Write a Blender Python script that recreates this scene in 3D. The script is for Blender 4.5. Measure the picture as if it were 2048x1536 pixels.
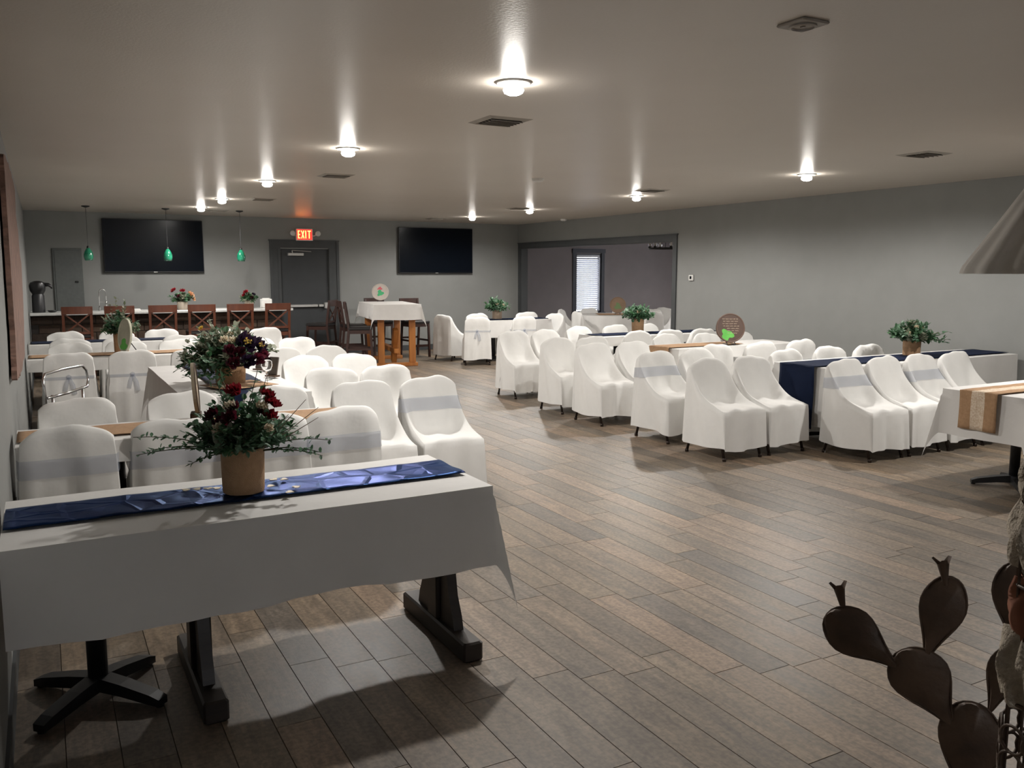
import bpy, math, random
import numpy as np
from mathutils import Vector, Matrix
PI = math.pi
for o in list(bpy.data.objects): bpy.data.objects.remove(o)
SC = bpy.context.scene
COL = SC.collection

# ------------------------------------------------------------------ camera, world, exposure
F, CAMH, PITCH, YAW = 1716.0, 1.62, math.radians(7.47), math.radians(28.61)
cam_d = bpy.data.cameras.new('camera'); cam = bpy.data.objects.new('camera', cam_d); COL.objects.link(cam)
cam_d.sensor_fit = 'HORIZONTAL'; cam_d.sensor_width = 36.0; cam_d.lens = F / 2048 * 36
cam_d.clip_start = 0.02; cam_d.clip_end = 200
cam.location = (0, 0, CAMH); cam.rotation_euler = (PI / 2 - PITCH, 0, -YAW)
SC.camera = cam
W = bpy.data.worlds.new('world'); SC.world = W; W.use_nodes = True
bg = W.node_tree.nodes['Background']; bg.inputs[0].default_value = (0.93, 0.95, 1.0, 1); bg.inputs[1].default_value = 3.2
vs = SC.view_settings
vs.view_transform = 'Standard'; vs.look = 'None'; vs.gamma = 1.0; vs.use_curve_mapping = False; vs.exposure = 0.75
LAMP_W = 112.0

# room dimensions (metres): X to the right, Y into the room, Z up
XL, XR, YB, YF, HC = -0.19, 9.2, 16.6, -1.6, 2.63
X2, Y2, Y2N = 15.6, 18.2, 9.6          # neighbouring room
OPN, OPF, OPH = 11.30, 16.45, 2.12     # opening in the right wall

# ------------------------------------------------------------------ materials
MATS = {}
def nmat(name):
    m = bpy.data.materials.new(name); m.use_nodes = True
    nt = m.node_tree; b = nt.nodes['Principled BSDF']
    MATS[name] = m
    return m, nt, b
def mat(name, c1, c2=None, scale=20.0, rough=0.6, metal=0.0, bump=0.0, bscale=None, spec=0.5, stretch=None, coat=0.0, sheen=0.0, trans=0.0, emit=None, estr=0.0, alpha=1.0, distort=0.0, per_object=0.0, thin=0.0, bdist=0.01):
    if name in MATS: return MATS[name]
    m, nt, b = nmat(name)
    N, L = nt.nodes, nt.links
    c2 = c2 or tuple(v * 0.85 for v in c1)
    tc = N.new('ShaderNodeTexCoord'); mp = N.new('ShaderNodeMapping')
    L.new(tc.outputs['Object'], mp.inputs[0])
    if stretch: mp.inputs['Scale'].default_value = stretch
    nz = N.new('ShaderNodeTexNoise'); nz.inputs['Scale'].default_value = scale; nz.inputs['Detail'].default_value = 5
    nz.inputs['Distortion'].default_value = distort
    L.new(mp.outputs[0], nz.inputs['Vector'])
    cr = N.new('ShaderNodeValToRGB')
    cr.color_ramp.elements[0].position = 0.3; cr.color_ramp.elements[1].position = 0.7
    cr.color_ramp.elements[0].color = (*c1, 1); cr.color_ramp.elements[1].color = (*c2, 1)
    L.new(nz.outputs[0], cr.inputs[0])
    src = cr.outputs[0]
    if per_object > 0:
        oi = N.new('ShaderNodeObjectInfo'); hs = N.new('ShaderNodeHueSaturation')
        mr = N.new('ShaderNodeMapRange'); mr.inputs[3].default_value = 1 - per_object; mr.inputs[4].default_value = 1 + per_object
        L.new(oi.outputs['Random'], mr.inputs[0]); L.new(mr.outputs[0], hs.inputs['Value']); L.new(src, hs.inputs['Color'])
        src = hs.outputs[0]
    L.new(src, b.inputs['Base Color'])
    b.inputs['Roughness'].default_value = rough; b.inputs['Metallic'].default_value = metal
    b.inputs['Specular IOR Level'].default_value = spec
    b.inputs['Coat Weight'].default_value = coat; b.inputs['Sheen Weight'].default_value = sheen
    b.inputs['Transmission Weight'].default_value = trans; b.inputs['Alpha'].default_value = alpha
    if emit:
        b.inputs['Emission Color'].default_value = (*emit, 1); b.inputs['Emission Strength'].default_value = estr
    if bump > 0:
        n2 = N.new('ShaderNodeTexNoise'); n2.inputs['Scale'].default_value = bscale or scale * 4; n2.inputs['Detail'].default_value = 4
        L.new(mp.outputs[0], n2.inputs['Vector'])
        bp = N.new('ShaderNodeBump'); bp.inputs['Strength'].default_value = bump; bp.inputs['Distance'].default_value = bdist
        L.new(n2.outputs[0], bp.inputs['Height']); L.new(bp.outputs[0], b.inputs['Normal'])
    if thin > 0:
        tr = N.new('ShaderNodeBsdfTranslucent'); L.new(src, tr.inputs['Color']); ms = N.new('ShaderNodeMixShader'); ms.inputs[0].default_value = thin
        L.new(b.outputs[0], ms.inputs[1]); L.new(tr.outputs[0], ms.inputs[2]); L.new(ms.outputs[0], N['Material Output'].inputs[0])
    return m

def leaf_mat(name, cols, rough=0.55):
    if name in MATS: return MATS[name]
    m, nt, b = nmat(name); N, L = nt.nodes, nt.links
    g = N.new('ShaderNodeNewGeometry'); cr = N.new('ShaderNodeValToRGB')
    while len(cr.color_ramp.elements) < len(cols): cr.color_ramp.elements.new(0.5)
    for i, c in enumerate(cols):
        cr.color_ramp.elements[i].position = i / max(1, len(cols) - 1); cr.color_ramp.elements[i].color = (*c, 1)
    L.new(g.outputs['Random Per Island'], cr.inputs[0]); L.new(cr.outputs[0], b.inputs['Base Color'])
    b.inputs['Roughness'].default_value = rough
    tr = N.new('ShaderNodeBsdfTranslucent'); L.new(cr.outputs[0], tr.inputs['Color']); ms = N.new('ShaderNodeMixShader'); ms.inputs[0].default_value = .38
    L.new(b.outputs[0], ms.inputs[1]); L.new(tr.outputs[0], ms.inputs[2]); L.new(ms.outputs[0], N['Material Output'].inputs[0])
    return m

def plank_mat():
    m, nt, b = nmat('plank_tile'); N, L = nt.nodes, nt.links
    oi = N.new('ShaderNodeObjectInfo'); g = N.new('ShaderNodeNewGeometry')
    ad = N.new('ShaderNodeMath'); ad.operation = 'ADD'; L.new(oi.outputs['Random'], ad.inputs[0]); L.new(g.outputs['Random Per Island'], ad.inputs[1])
    fr = N.new('ShaderNodeMath'); fr.operation = 'FRACT'; L.new(ad.outputs[0], fr.inputs[0])
    base = N.new('ShaderNodeValToRGB'); base.color_ramp.interpolation = 'LINEAR'
    cols = [(.120, .096, .073), (.188, .148, .106), (.155, .128, .100), (.258, .192, .130), (.136, .115, .094), (.214, .168, .121), (.262, .190, .134), (.172, .142, .111)]
    while len(base.color_ramp.elements) < len(cols): base.color_ramp.elements.new(0.5)
    for i, c in enumerate(cols):
        base.color_ramp.elements[i].position = i / (len(cols) - 1); base.color_ramp.elements[i].color = (*c, 1)
    L.new(fr.outputs[0], base.inputs[0])
    # wood grain along Y, shifted for each plank
    cx = N.new('ShaderNodeCombineXYZ'); mu = N.new('ShaderNodeMath'); mu.operation = 'MULTIPLY'; mu.inputs[1].default_value = 37.0
    L.new(fr.outputs[0], mu.inputs[0]); L.new(mu.outputs[0], cx.inputs[0]); L.new(mu.outputs[0], cx.inputs[2])
    va = N.new('ShaderNodeVectorMath'); L.new(g.outputs['Position'], va.inputs[0]); L.new(cx.outputs[0], va.inputs[1])
    mp = N.new('ShaderNodeMapping'); mp.inputs['Scale'].default_value = (9, 1.5, 1); L.new(va.outputs[0], mp.inputs[0])
    nz = N.new('ShaderNodeTexNoise'); nz.inputs['Scale'].default_value = 2.2; nz.inputs['Detail'].default_value = 8; nz.inputs['Roughness'].default_value = 0.68; nz.inputs['Distortion'].default_value = 0.4
    L.new(mp.outputs[0], nz.inputs['Vector'])
    r1 = N.new('ShaderNodeValToRGB'); r1.color_ramp.elements[0].position = .30; r1.color_ramp.elements[1].position = .72
    r1.color_ramp.elements[0].color = (.50, .49, .49, 1); r1.color_ramp.elements[1].color = (1.35, 1.32, 1.27, 1)
    L.new(nz.outputs[0], r1.inputs[0])
    mx = N.new('ShaderNodeMix'); mx.data_type = 'RGBA'; mx.blend_type = 'MULTIPLY'; mx.inputs[0].default_value = 1.0
    L.new(base.outputs[0], mx.inputs[6]); L.new(r1.outputs[0], mx.inputs[7])
    n2 = N.new('ShaderNodeTexNoise'); n2.inputs['Scale'].default_value = 55; n2.inputs['Detail'].default_value = 6; L.new(va.outputs[0], n2.inputs['Vector'])
    r2 = N.new('ShaderNodeValToRGB'); r2.color_ramp.elements[0].position = .38; r2.color_ramp.elements[1].position = .6
    r2.color_ramp.elements[0].color = (.74, .73, .72, 1); r2.color_ramp.elements[1].color = (1.06, 1.06, 1.06, 1)
    L.new(n2.outputs[0], r2.inputs[0])
    m2 = N.new('ShaderNodeMix'); m2.data_type = 'RGBA'; m2.blend_type = 'MULTIPLY'; m2.inputs[0].default_value = 1.0
    L.new(mx.outputs[2], m2.inputs[6]); L.new(r2.outputs[0], m2.inputs[7])
    L.new(m2.outputs[2], b.inputs['Base Color'])
    rr = N.new('ShaderNodeMapRange'); rr.inputs[3].default_value = .36; rr.inputs[4].default_value = .58; L.new(nz.outputs[0], rr.inputs[0]); L.new(rr.outputs[0], b.inputs['Roughness'])
    bp = N.new('ShaderNodeBump'); bp.inputs['Strength'].default_value = .22; bp.inputs['Distance'].default_value = .004
    L.new(nz.outputs[0], bp.inputs['Height']); L.new(bp.outputs[0], b.inputs['Normal'])
    return m

M_PLANK = plank_mat()
M_GROUT = mat('grout', (.13, .112, .093), rough=.9)
M_WALL = mat('wall_blue_grey', (.236, .240, .231), (.220, .224, .215), scale=3, rough=.62, bump=.12, bscale=160)
M_WALL2 = mat('wall_mauve_grey', (.23, .205, .212), (.21, .188, .195), scale=3, rough=.7, bump=.12, bscale=160)
M_CEIL = mat('ceiling_paint', (.61, .555, .49), (.58, .525, .46), scale=1.2, rough=.36, bump=.10, bscale=70, spec=.5)
M_TRIM = mat('trim_charcoal', (.052, .056, .058), (.044, .048, .05), scale=8, rough=.5)
M_DOOR = mat('door_charcoal', (.036, .040, .043), (.03, .033, .036), scale=5, rough=.5)
M_COVER = mat('cover_white', (.80, .79, .765), (.76, .75, .725), scale=6, rough=.85, bump=.35, bscale=3.6, bdist=.03, distort=.6, spec=.2, per_object=.035, thin=.06)
M_CLOTH = mat('cloth_white', (.80, .785, .76), (.76, .745, .72), scale=5, rough=.85, bump=.4, bscale=5, bdist=.02, spec=.2, thin=.2)
M_SASH = mat('sash_silver', (.42, .46, .56), (.36, .40, .50), scale=10, rough=.4, alpha=.34, sheen=.2)
M_NAVY = mat('navy_satin', (.006, .022, .072), (.004, .016, .055), scale=7, rough=.34, metal=.55, bump=.35, bscale=8, spec=.3)
M_NAVYM = mat('navy_cloth', (.008, .014, .038), (.006, .011, .030), scale=7, rough=.8, spec=.12)
M_BURLAP = mat('burlap', (.44, .27, .15), (.36, .215, .115), scale=40, rough=.9, bump=.6, bscale=260)
M_LACE = mat('lace', (.72, .62, .50), (.50, .36, .24), scale=90, rough=.9)
M_LEGM = mat('leg_brown_metal', (.045, .032, .026), rough=.45, metal=.6)
M_IRON = mat('black_iron', (.012, .012, .013), (.018, .018, .019), scale=30, rough=.45, metal=.3)
M_DKWOOD = mat('espresso_wood', (.016, .012, .010), (.026, .018, .014), scale=6, stretch=(1, 1, 10), rough=.45)
M_TOPWOOD = mat('table_wood', (.10, .055, .03), (.07, .04, .022), scale=8, stretch=(1, 8, 1), rough=.5)
M_STOOL = mat('stool_cherry', (.125, .036, .016), (.085, .024, .011), scale=7, stretch=(2, 2, .4), rough=.38)
M_STOOLD = mat('stool_dark_cherry', (.045, .017, .012), (.03, .012, .009), scale=7, stretch=(2, 2, .4), rough=.42)
M_SEAT = mat('seat_black', (.012, .010, .010), rough=.45)
M_HONEY = mat('honey_pine', (.42, .16, .035), (.31, .105, .022), scale=5, stretch=(3, 3, .35), rough=.42)
M_BLACK = mat('screen_black', (.004, .006, .010), rough=.22, spec=.12)
M_BEZEL = mat('bezel_black', (.006, .006, .007), rough=.35)
M_CHROME = mat('chrome', (.62, .62, .62), (.55, .55, .55), rough=.18, metal=1.0)
M_STEEL = mat('satin_steel', (.60, .60, .58), (.55, .55, .53), rough=.35, metal=.55)
M_WHITEP = mat('white_plastic', (.72, .71, .68), rough=.45)
M_STONE = mat('bar_stone', (.050, .028, .018), (.085, .055, .036), scale=9, rough=.7, bump=.5, bscale=30, per_object=.45)
M_COUNTER = mat('counter_white', (.62, .62, .60), (.50, .50, .48), scale=14, rough=.25)
M_GREENG = mat('green_glass', (.012, .20, .105), (.004, .075, .042), scale=3, stretch=(1, 1, 5), rough=.12, spec=.8, coat=.6, emit=(.01, .22, .11), estr=.04)
M_RUST = mat('rusty_iron', (.055, .036, .026), (.12, .078, .052), scale=9, rough=.5, metal=.2, bump=.3, bscale=40)
M_PLATEW = mat('wood_slice', (.24, .20, .14), (.16, .13, .085), scale=5, rough=.7, distort=1.0)
M_PLATED = mat('wood_plate_dark', (.085, .047, .032), (.058, .032, .022), scale=6, rough=.6, distort=1.0)
M_PLATEP = mat('plate_pale', (.52, .47, .42), (.42, .37, .33), scale=6, rough=.6)
M_PLATEO = mat('plate_weathered', (.50, .48, .38), (.36, .35, .26), scale=9, rough=.7)
M_BARK = mat('bark', (.06, .035, .02), (.03, .018, .012), scale=18, rough=.9, bump=.6, bscale=50)
M_GREENP = mat('paint_green', (.12, .46, .07), (.08, .36, .05), scale=12, rough=.6)
M_MINTP = mat('paint_mint', (.06, .42, .17), (.05, .34, .14), scale=12, rough=.6)
M_PINKP = mat('paint_pink', (.60, .12, .14), (.5, .09, .12), scale=12, rough=.6)
M_CREAMP = mat('paint_cream', (.62, .50, .38), rough=.6)
M_HEART = mat('pale_wood', (.80, .70, .52), (.70, .60, .44), scale=30, rough=.6)
M_STEM = mat('stem', (.10, .095, .045), (.06, .06, .03), rough=.7)
M_TWIG = mat('twig', (.30, .25, .18), (.20, .16, .11), rough=.8)
M_LEAFD = leaf_mat('leaves_dark', [(.025, .08, .035), (.055, .145, .06), (.10, .19, .10), (.037, .10, .05)])
M_LEAFE = leaf_mat('leaves_eucalyptus', [(.07, .155, .09), (.13, .24, .145), (.22, .32, .235), (.09, .18, .10)])
M_LEAFS = leaf_mat('leaves_sage', [(.14, .16, .10), (.24, .25, .18), (.32, .33, .25), (.10, .13, .07)])
M_RED = leaf_mat('petals_red', [(.20, .010, .016), (.33, .018, .028), (.14, .008, .012)])
M_WINE = leaf_mat('petals_wine', [(.055, .006, .012), (.11, .010, .022), (.03, .004, .010)])
M_PLUM = leaf_mat('petals_plum', [(.010, .005, .016), (.022, .008, .028), (.006, .004, .010)])
M_CREAM = leaf_mat('petals_cream', [(.62, .58, .42), (.74, .70, .55), (.66, .50, .36)])
M_PEACH = leaf_mat('petals_peach', [(.58, .30, .16), (.66, .40, .24), (.5, .22, .1)])
M_YEL = mat('stamen_yellow', (.80, .55, .10), rough=.6)
M_BULB = mat('bulb_glow', (1, 1, 1), rough=.5, emit=(1.0, .96, .90), estr=60)
M_RINGT = mat('light_trim', (.55, .53, .50), rough=.4)
M_BAFFLE = mat('light_baffle', (.5, .5, .5), rough=.4)
M_VENT = mat('vent_metal', (.34, .31, .27), rough=.5)
M_VENTD = mat('vent_dark', (.03, .028, .025), rough=.8)
M_BLIND = mat('blind_white', (.70, .73, .80), rough=.6)
def satin():
    m = MATS['navy_satin']; nt = m.node_tree; N, L = nt.nodes, nt.links
    v = N.new('ShaderNodeTexVoronoi'); v.feature = 'DISTANCE_TO_EDGE'; v.inputs['Scale'].default_value = 6.5
    tc = N.new('ShaderNodeTexCoord'); L.new(tc.outputs['Object'], v.inputs['Vector'])
    r = N.new('ShaderNodeMapRange'); r.inputs[2].default_value = .10; L.new(v.outputs[0], r.inputs[0])
    N['Principled BSDF'].inputs['Specular Tint'].default_value = (.25, .46, .88, 1)
    old = [n for n in N if n.type == 'BUMP'][0]
    b2 = N.new('ShaderNodeBump'); b2.inputs['Strength'].default_value = .38; b2.inputs['Distance'].default_value = .01; b2.invert = True
    L.new(r.outputs[0], b2.inputs['Height']); L.new(old.outputs[0], b2.inputs['Normal']); L.new(b2.outputs[0], N['Principled BSDF'].inputs['Normal'])
satin()
def glass(name, col=(1, 1, 1), rough=0.02):
    m, nt, b = nmat(name)
    b.inputs['Base Color'].default_value = (*col, 1); b.inputs['Roughness'].default_value = rough
    b.inputs['Transmission Weight'].default_value = 1.0; b.inputs['IOR'].default_value = 1.45
    return m
M_GLASS = glass('clear_glass')
M_PANEB = mat('window_pane', (.9, .95, 1.0), rough=.05, alpha=.06)

# ------------------------------------------------------------------ mesh builder
class MB:
    def __init__(s): s.v = []; s.f = []; s.m = []
    def add(s, vs, fs, mi=0):
        n = len(s.v); s.v += [tuple(p) for p in vs]; s.f += [tuple(i + n for i in f) for f in fs]; s.m += [mi] * len(fs); return s
    def box(s, x0, x1, y0, y1, z0, z1, mi=0, mt=None):
        p = [Vector((x, y, z)) for z in (z0, z1) for y in (y0, y1) for x in (x0, x1)]
        if mt is not None: p = [mt @ q for q in p]
        return s.add(p, [(0, 2, 3, 1), (4, 5, 7, 6), (0, 1, 5, 4), (2, 6, 7, 3), (0, 4, 6, 2), (1, 3, 7, 5)], mi)
    def bbox(s, x0, x1, y0, y1, z0, z1, b=.01, mi=0, mt=None):
        # box with chamfered vertical and horizontal edges
        xs = [(x0, x1, y0 + b, y1 - b)]
        P = []
        for z, k in ((z0, b), (z0 + b, 0), (z1 - b, 0), (z1, b)):
            P.append([(x0 + k + b * (k == 0) * 0, y0 + b + k), (x0 + b + k, y0 + k), (x1 - b - k, y0 + k), (x1 - k, y0 + b + k), (x1 - k, y1 - b - k), (x1 - b - k, y1 - k), (x0 + b + k, y1 - k), (x0 + k, y1 - b - k)])
            P[-1] = [(x, y, z) for x, y in P[-1]]
        V = [Vector(q) for r in P for q in r]
        if mt is not None: V = [mt @ q for q in V]
        Fc = [tuple(reversed(range(8))), tuple(range(24, 32))]
        for r in range(3):
            for i in range(8):
                j = (i + 1) % 8; Fc.append((r * 8 + i, r * 8 + j, r * 8 + 8 + j, r * 8 + 8 + i))
        return s.add(V, Fc, mi)
    def tube(s, pts, r, n=8, mi=0, closed=False, cap=True):
        pts = [Vector(p) for p in pts]; m = len(pts)
        rs = r if isinstance(r, (list, tuple)) else [r] * m
        V = []; ref = None
        for i, p in enumerate(pts):
            a = pts[(i - 1) % m] if (closed or i > 0) else p; b = pts[(i + 1) % m] if (closed or i < m - 1) else p
            t = (b - a); t = t.normalized() if t.length > 1e-9 else Vector((0, 0, 1))
            if ref is None: ref = Vector((0, 0, 1)) if abs(t.z) < .9 else Vector((1, 0, 0))
            u = t.cross(ref)
            if u.length < 1e-5: u = t.orthogonal()
            u.normalize(); w = u.cross(t).normalized(); ref = w
            for k in range(n):
                an = 2 * PI * k / n; V.append(p + u * math.cos(an) * rs[i] + w * math.sin(an) * rs[i])
        Fc = []
        for i in range(m if closed else m - 1):
            i2 = (i + 1) % m
            for k in range(n):
                k2 = (k + 1) % n; Fc.append((i * n + k, i2 * n + k, i2 * n + k2, i * n + k2))
        if cap and not closed: Fc += [tuple(range(n)), tuple(reversed(range((m - 1) * n, m * n)))]
        return s.add(V, Fc, mi)
    def lathe(s, prof, n=24, c=(0, 0, 0), mi=0, wob=None, capb=True, capt=True):
        V = []
        for i, (r, z) in enumerate(prof):
            for k in range(n):
                a = 2 * PI * k / n; rr = r * (1 + (wob(a, i) if wob else 0))
                V.append((c[0] + rr * math.cos(a), c[1] + rr * math.sin(a), c[2] + z))
        Fc = []
        for i in range(len(prof) - 1):
            for k in range(n):
                k2 = (k + 1) % n; Fc.append((i * n + k, i * n + k2, i * n + n + k2, i * n + n + k))
        if capb: Fc.append(tuple(reversed(range(n))))
        if capt: Fc.append(tuple(range((len(prof) - 1) * n, len(prof) * n)))
        return s.add(V, Fc, mi)
    def prism(s, poly, fn, mi=0):
        # poly: list of 2D points; fn(a, b, side) -> 3D point, side 0 / 1
        n = len(poly)
        V = [fn(a, b, 0) for a, b in poly] + [fn(a, b, 1) for a, b in poly]
        Fc = [tuple(range(n)), tuple(reversed(range(n, 2 * n)))]
        Fc += [(i, i + n, (i + 1) % n + n, (i + 1) % n) for i in range(n)]
        return s.add(V, Fc, mi)
    def xf(s, mt):
        s.v = [tuple(mt @ Vector(p)) for p in s.v]; return s
    def mesh(s, name, mats, smooth=False):
        me = bpy.data.meshes.new(name); me.from_pydata(s.v, [], s.f)
        for m in (mats if isinstance(mats, (list, tuple)) else [mats]): me.materials.append(m)
        me.polygons.foreach_set('material_index', s.m)
        me.update()
        import bmesh
        bm = bmesh.new(); bm.from_mesh(me); bmesh.ops.recalc_face_normals(bm, faces=bm.faces); bm.to_mesh(me); bm.free()
        if smooth:
            me.polygons.foreach_set('use_smooth', [True] * len(me.polygons))
        return me
    def build(s, name, mats, parent=None, smooth=False, auto=None):
        me = s.mesh(name, mats, smooth)
        if smooth and auto:
            me.set_sharp_from_angle(angle=math.radians(auto))
        return link(name, me, parent)
def link(name, me, parent=None, loc=(0, 0, 0), rz=0):
    o = bpy.data.objects.new(name, me); COL.objects.link(o); o.location = loc; o.rotation_euler = (0, 0, rz)
    if parent: o.parent = parent
    return o
def tag(o, label, cat, group=None):
    o['label'] = label; o['category'] = cat
    if group: o['group'] = group
    return o
def thing(name, loc, rz, label, cat, group=None):
    o = link(name, None, None, loc, rz); o.empty_display_size = .1
    return tag(o, label, cat, group)
def struct(name, mb, m, smooth=False):
    o = mb.build(name, m, None, smooth); o['kind'] = 'structure'; return o
def copy_tree(o, parent=None):
    c = o.copy(); COL.objects.link(c); c.parent = parent
    for ch in o.children: copy_tree(ch, c)
    return c
def smoothstep(a, b, x):
    t = min(1, max(0, (x - a) / (b - a))); return t * t * (3 - 2 * t)

# ------------------------------------------------------------------ setting: floor with planks
def build_floor():
    mb = MB().box(XL - .1, X2 + .1, YF, Y2 + .1, -.08, -.004)
    fl = struct('floor', mb, M_GROUT)
    PWD, PLN, g = .166, .905, .001
    rng = random.Random(4)
    unit = MB(); hx, hy, bv = PWD / 2 - g, PLN / 2 - g, .0008
    unit.add([(-hx, -hy, -.004), (hx, -hy, -.004), (hx, hy, -.004), (-hx, hy, -.004), (-hx + bv, -hy + bv, 0), (hx - bv, -hy + bv, 0), (hx - bv, hy - bv, 0), (-hx + bv, hy - bv, 0)],
             [(4, 5, 6, 7), (0, 1, 5, 4), (1, 2, 6, 5), (2, 3, 7, 6), (3, 0, 4, 7)])
    ume = unit.mesh('plank', M_PLANK)
    cf = Vector((math.sin(YAW) * math.cos(PITCH), math.cos(YAW) * math.cos(PITCH), -math.sin(PITCH)))
    cr = Vector((math.cos(YAW), -math.sin(YAW), 0)); cu = cr.cross(cf)
    def proj(x, y):
        d = Vector((x, y, -CAMH)); z = d.dot(cf)
        if z < .3: return None
        return 1024 + F * d.dot(cr) / z, 768 - F * d.dot(cu) / z, z
    cells = []
    x = XL + PWD / 2; col = 0
    while x < XR - PWD / 2 + .08:
        y = YF + .1 + rng.random() * PLN
        while y < YB:
            cells.append((x, y)); y += PLN
        x += PWD; col += 1
    sel = []
    for c in cells:
        p = proj(*c)
        if p and -130 < p[0] < 2200 and p[1] < 1640: sel.append((p[2], c))
    sel.sort()
    # planks fully below the near tables or chair rows rank by distance only
    near = {c for _, c in sel[:300]}
    rest = MB()
    for c in cells:
        if c in near: link('plank', ume, fl, (c[0], c[1], 0))
        else: rest.add([(a + c[0], b + c[1], d) for a, b, d in unit.v], unit.f)
    x = XR + .2
    while x < X2:
        y = Y2N + rng.random() * PLN
        while y < Y2 - .4:
            rest.add([(a + x, b + y, d) for a, b, d in unit.v], unit.f); y += PLN
        x += PWD
    r = rest.build('far_planks', M_PLANK, fl); r['kind'] = 'stuff'
build_floor()

# ------------------------------------------------------------------ setting: shell
struct('ceiling', MB().box(XL - .1, X2 + .1, YF - .1, Y2 + .1, HC, HC + .12), M_CEIL)
struct('wall_left', MB().box(XL - .12, XL, YF - .1, YB, -.08, HC), M_WALL)
FX0, FX1, FZ0, FZ1 = .9, 2.0, .8, 2.1           # unseen front window added behind the viewpoint for daylight fill
struct('wall_front', MB().box(XL - .12, FX0, YF - .12, YF, -.08, HC).box(FX1, XR + .15, YF - .12, YF, -.08, HC).box(FX0, FX1, YF - .12, YF, -.08, FZ0).box(FX0, FX1, YF - .12, YF, FZ1, HC), M_WALL)
w4 = MB()
for xa in (FX0, (FX0 + FX1) / 2 - .03, FX1 - .06): w4.box(xa, xa + .06, YF - .10, YF + .02, FZ0, FZ1)
o3 = struct('added_window_front', w4.box(FX0, FX1, YF - .10, YF + .02, FZ1 - .06, FZ1).box(FX0, FX1, YF - .10, YF + .03, FZ0, FZ0 + .06), M_TRIM)
for xa in (FX0 + .06, (FX0 + FX1) / 2 + .03): MB().box(xa, xa + (FX1 - FX0) / 2 - .09, YF - .06, YF - .054, FZ0 + .06, FZ1 - .06).build('pane', M_PANEB, o3)
DX0, DX1, DH = 4.03, 4.97, 2.05
wb = MB().box(XL - .12, DX0, YB, YB + .15, -.08, HC).box(DX1, XR, YB, YB + .15, -.08, HC).box(DX0, DX1, YB, YB + .15, DH, HC).box(DX0, DX1, YB + .08, YB + .15, -.08, DH)  # last box: unseen backing added to stop daylight leaking round the door
struct('wall_back', wb, M_WALL)
WT = .15
wr = MB().box(XR, XR + WT, YF - .1, OPN, -.08, HC).box(XR, XR + WT, OPN, OPF, OPH, HC).box(XR, XR + WT, OPF, Y2, -.08, HC)
struct('wall_right', wr, M_WALL)
# neighbouring room
WX0, WX1, WZ0, WZ1 = 11.74, 12.50, .60, 2.06
w2 = MB().box(XR + WT, WX0, Y2, Y2 + .14, -.08, HC).box(WX1, X2, Y2, Y2 + .14, -.08, HC).box(WX0, WX1, Y2, Y2 + .14, -.08, WZ0).box(WX0, WX1, Y2, Y2 + .14, WZ1, HC)
struct('wall_neighbour_back', w2, M_WALL2)
nr = MB().box(X2, X2 + .12, Y2N, 11.5, -.08, HC).box(X2, X2 + .12, 16.5, Y2 + .14, -.08, HC).box(X2, X2 + .12, 11.5, 16.5, -.08, .8).box(X2, X2 + .12, 11.5, 16.5, 2.1, HC).box(X2, X2 + .12, 13.9, 14.1, .8, 2.1)
struct('wall_neighbour_right', nr, M_WALL2)
w3 = MB()  # two unseen side windows, added to bring more daylight into this room
for ya, yb in ((11.5, 13.9), (14.1, 16.5)):
    w3.box(X2 - .02, X2 + .12, ya, ya + .06, .8, 2.1).box(X2 - .02, X2 + .12, yb - .06, yb, .8, 2.1).box(X2 - .02, X2 + .12, ya, yb, 2.04, 2.1).box(X2 - .02, X2 + .12, ya, yb, .8, .86)
o2 = struct('added_window_side', w3, M_TRIM)
for ya, yb in ((11.5, 13.9), (14.1, 16.5)): MB().box(X2 + .06, X2 + .066, ya + .06, yb - .06, .86, 2.04).build('pane', M_PANEB, o2)
struct('wall_neighbour_front', MB().box(XR + WT, X2, Y2N - .12, Y2N, -.08, HC), M_WALL2)
# baseboards
bh = .11
struct('baseboard_left', MB().box(XL, XL + .012, YF, YB, 0, bh), M_TRIM)
struct('baseboard_back', MB().box(XL, DX0 - .2, YB - .014, YB, 0, bh).box(DX1 + .2, XR, YB - .014, YB, 0, bh), M_TRIM)
struct('baseboard_right', MB().box(XR - .014, XR, YF, OPN - .12, 0, bh), M_TRIM)
# casing of the wide opening: header, near leg, far leg, lining
struct('trim_1', MB().box(XR - .022, XR, OPN - .10, OPF + .10, OPH, OPH + .10).box(XR - .028, XR, OPN - .12, OPF + .12, OPH + .10, OPH + .115), M_TRIM)
struct('trim_2', MB().box(XR - .022, XR, OPN - .10, OPN, 0, OPH), M_TRIM)
struct('trim_3', MB().box(XR - .022, XR, OPF, OPF + .10, 0, OPH), M_TRIM)
struct('trim_4', MB().box(XR - .005, XR + WT + .005, OPN - .001, OPN + .012, 0, OPH - .012).box(XR - .005, XR + WT + .005, OPF - .012, OPF + .001, 0, OPH - .012).box(XR - .005, XR + WT + .005, OPN, OPF, OPH - .012, OPH + .001), M_TRIM)

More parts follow.
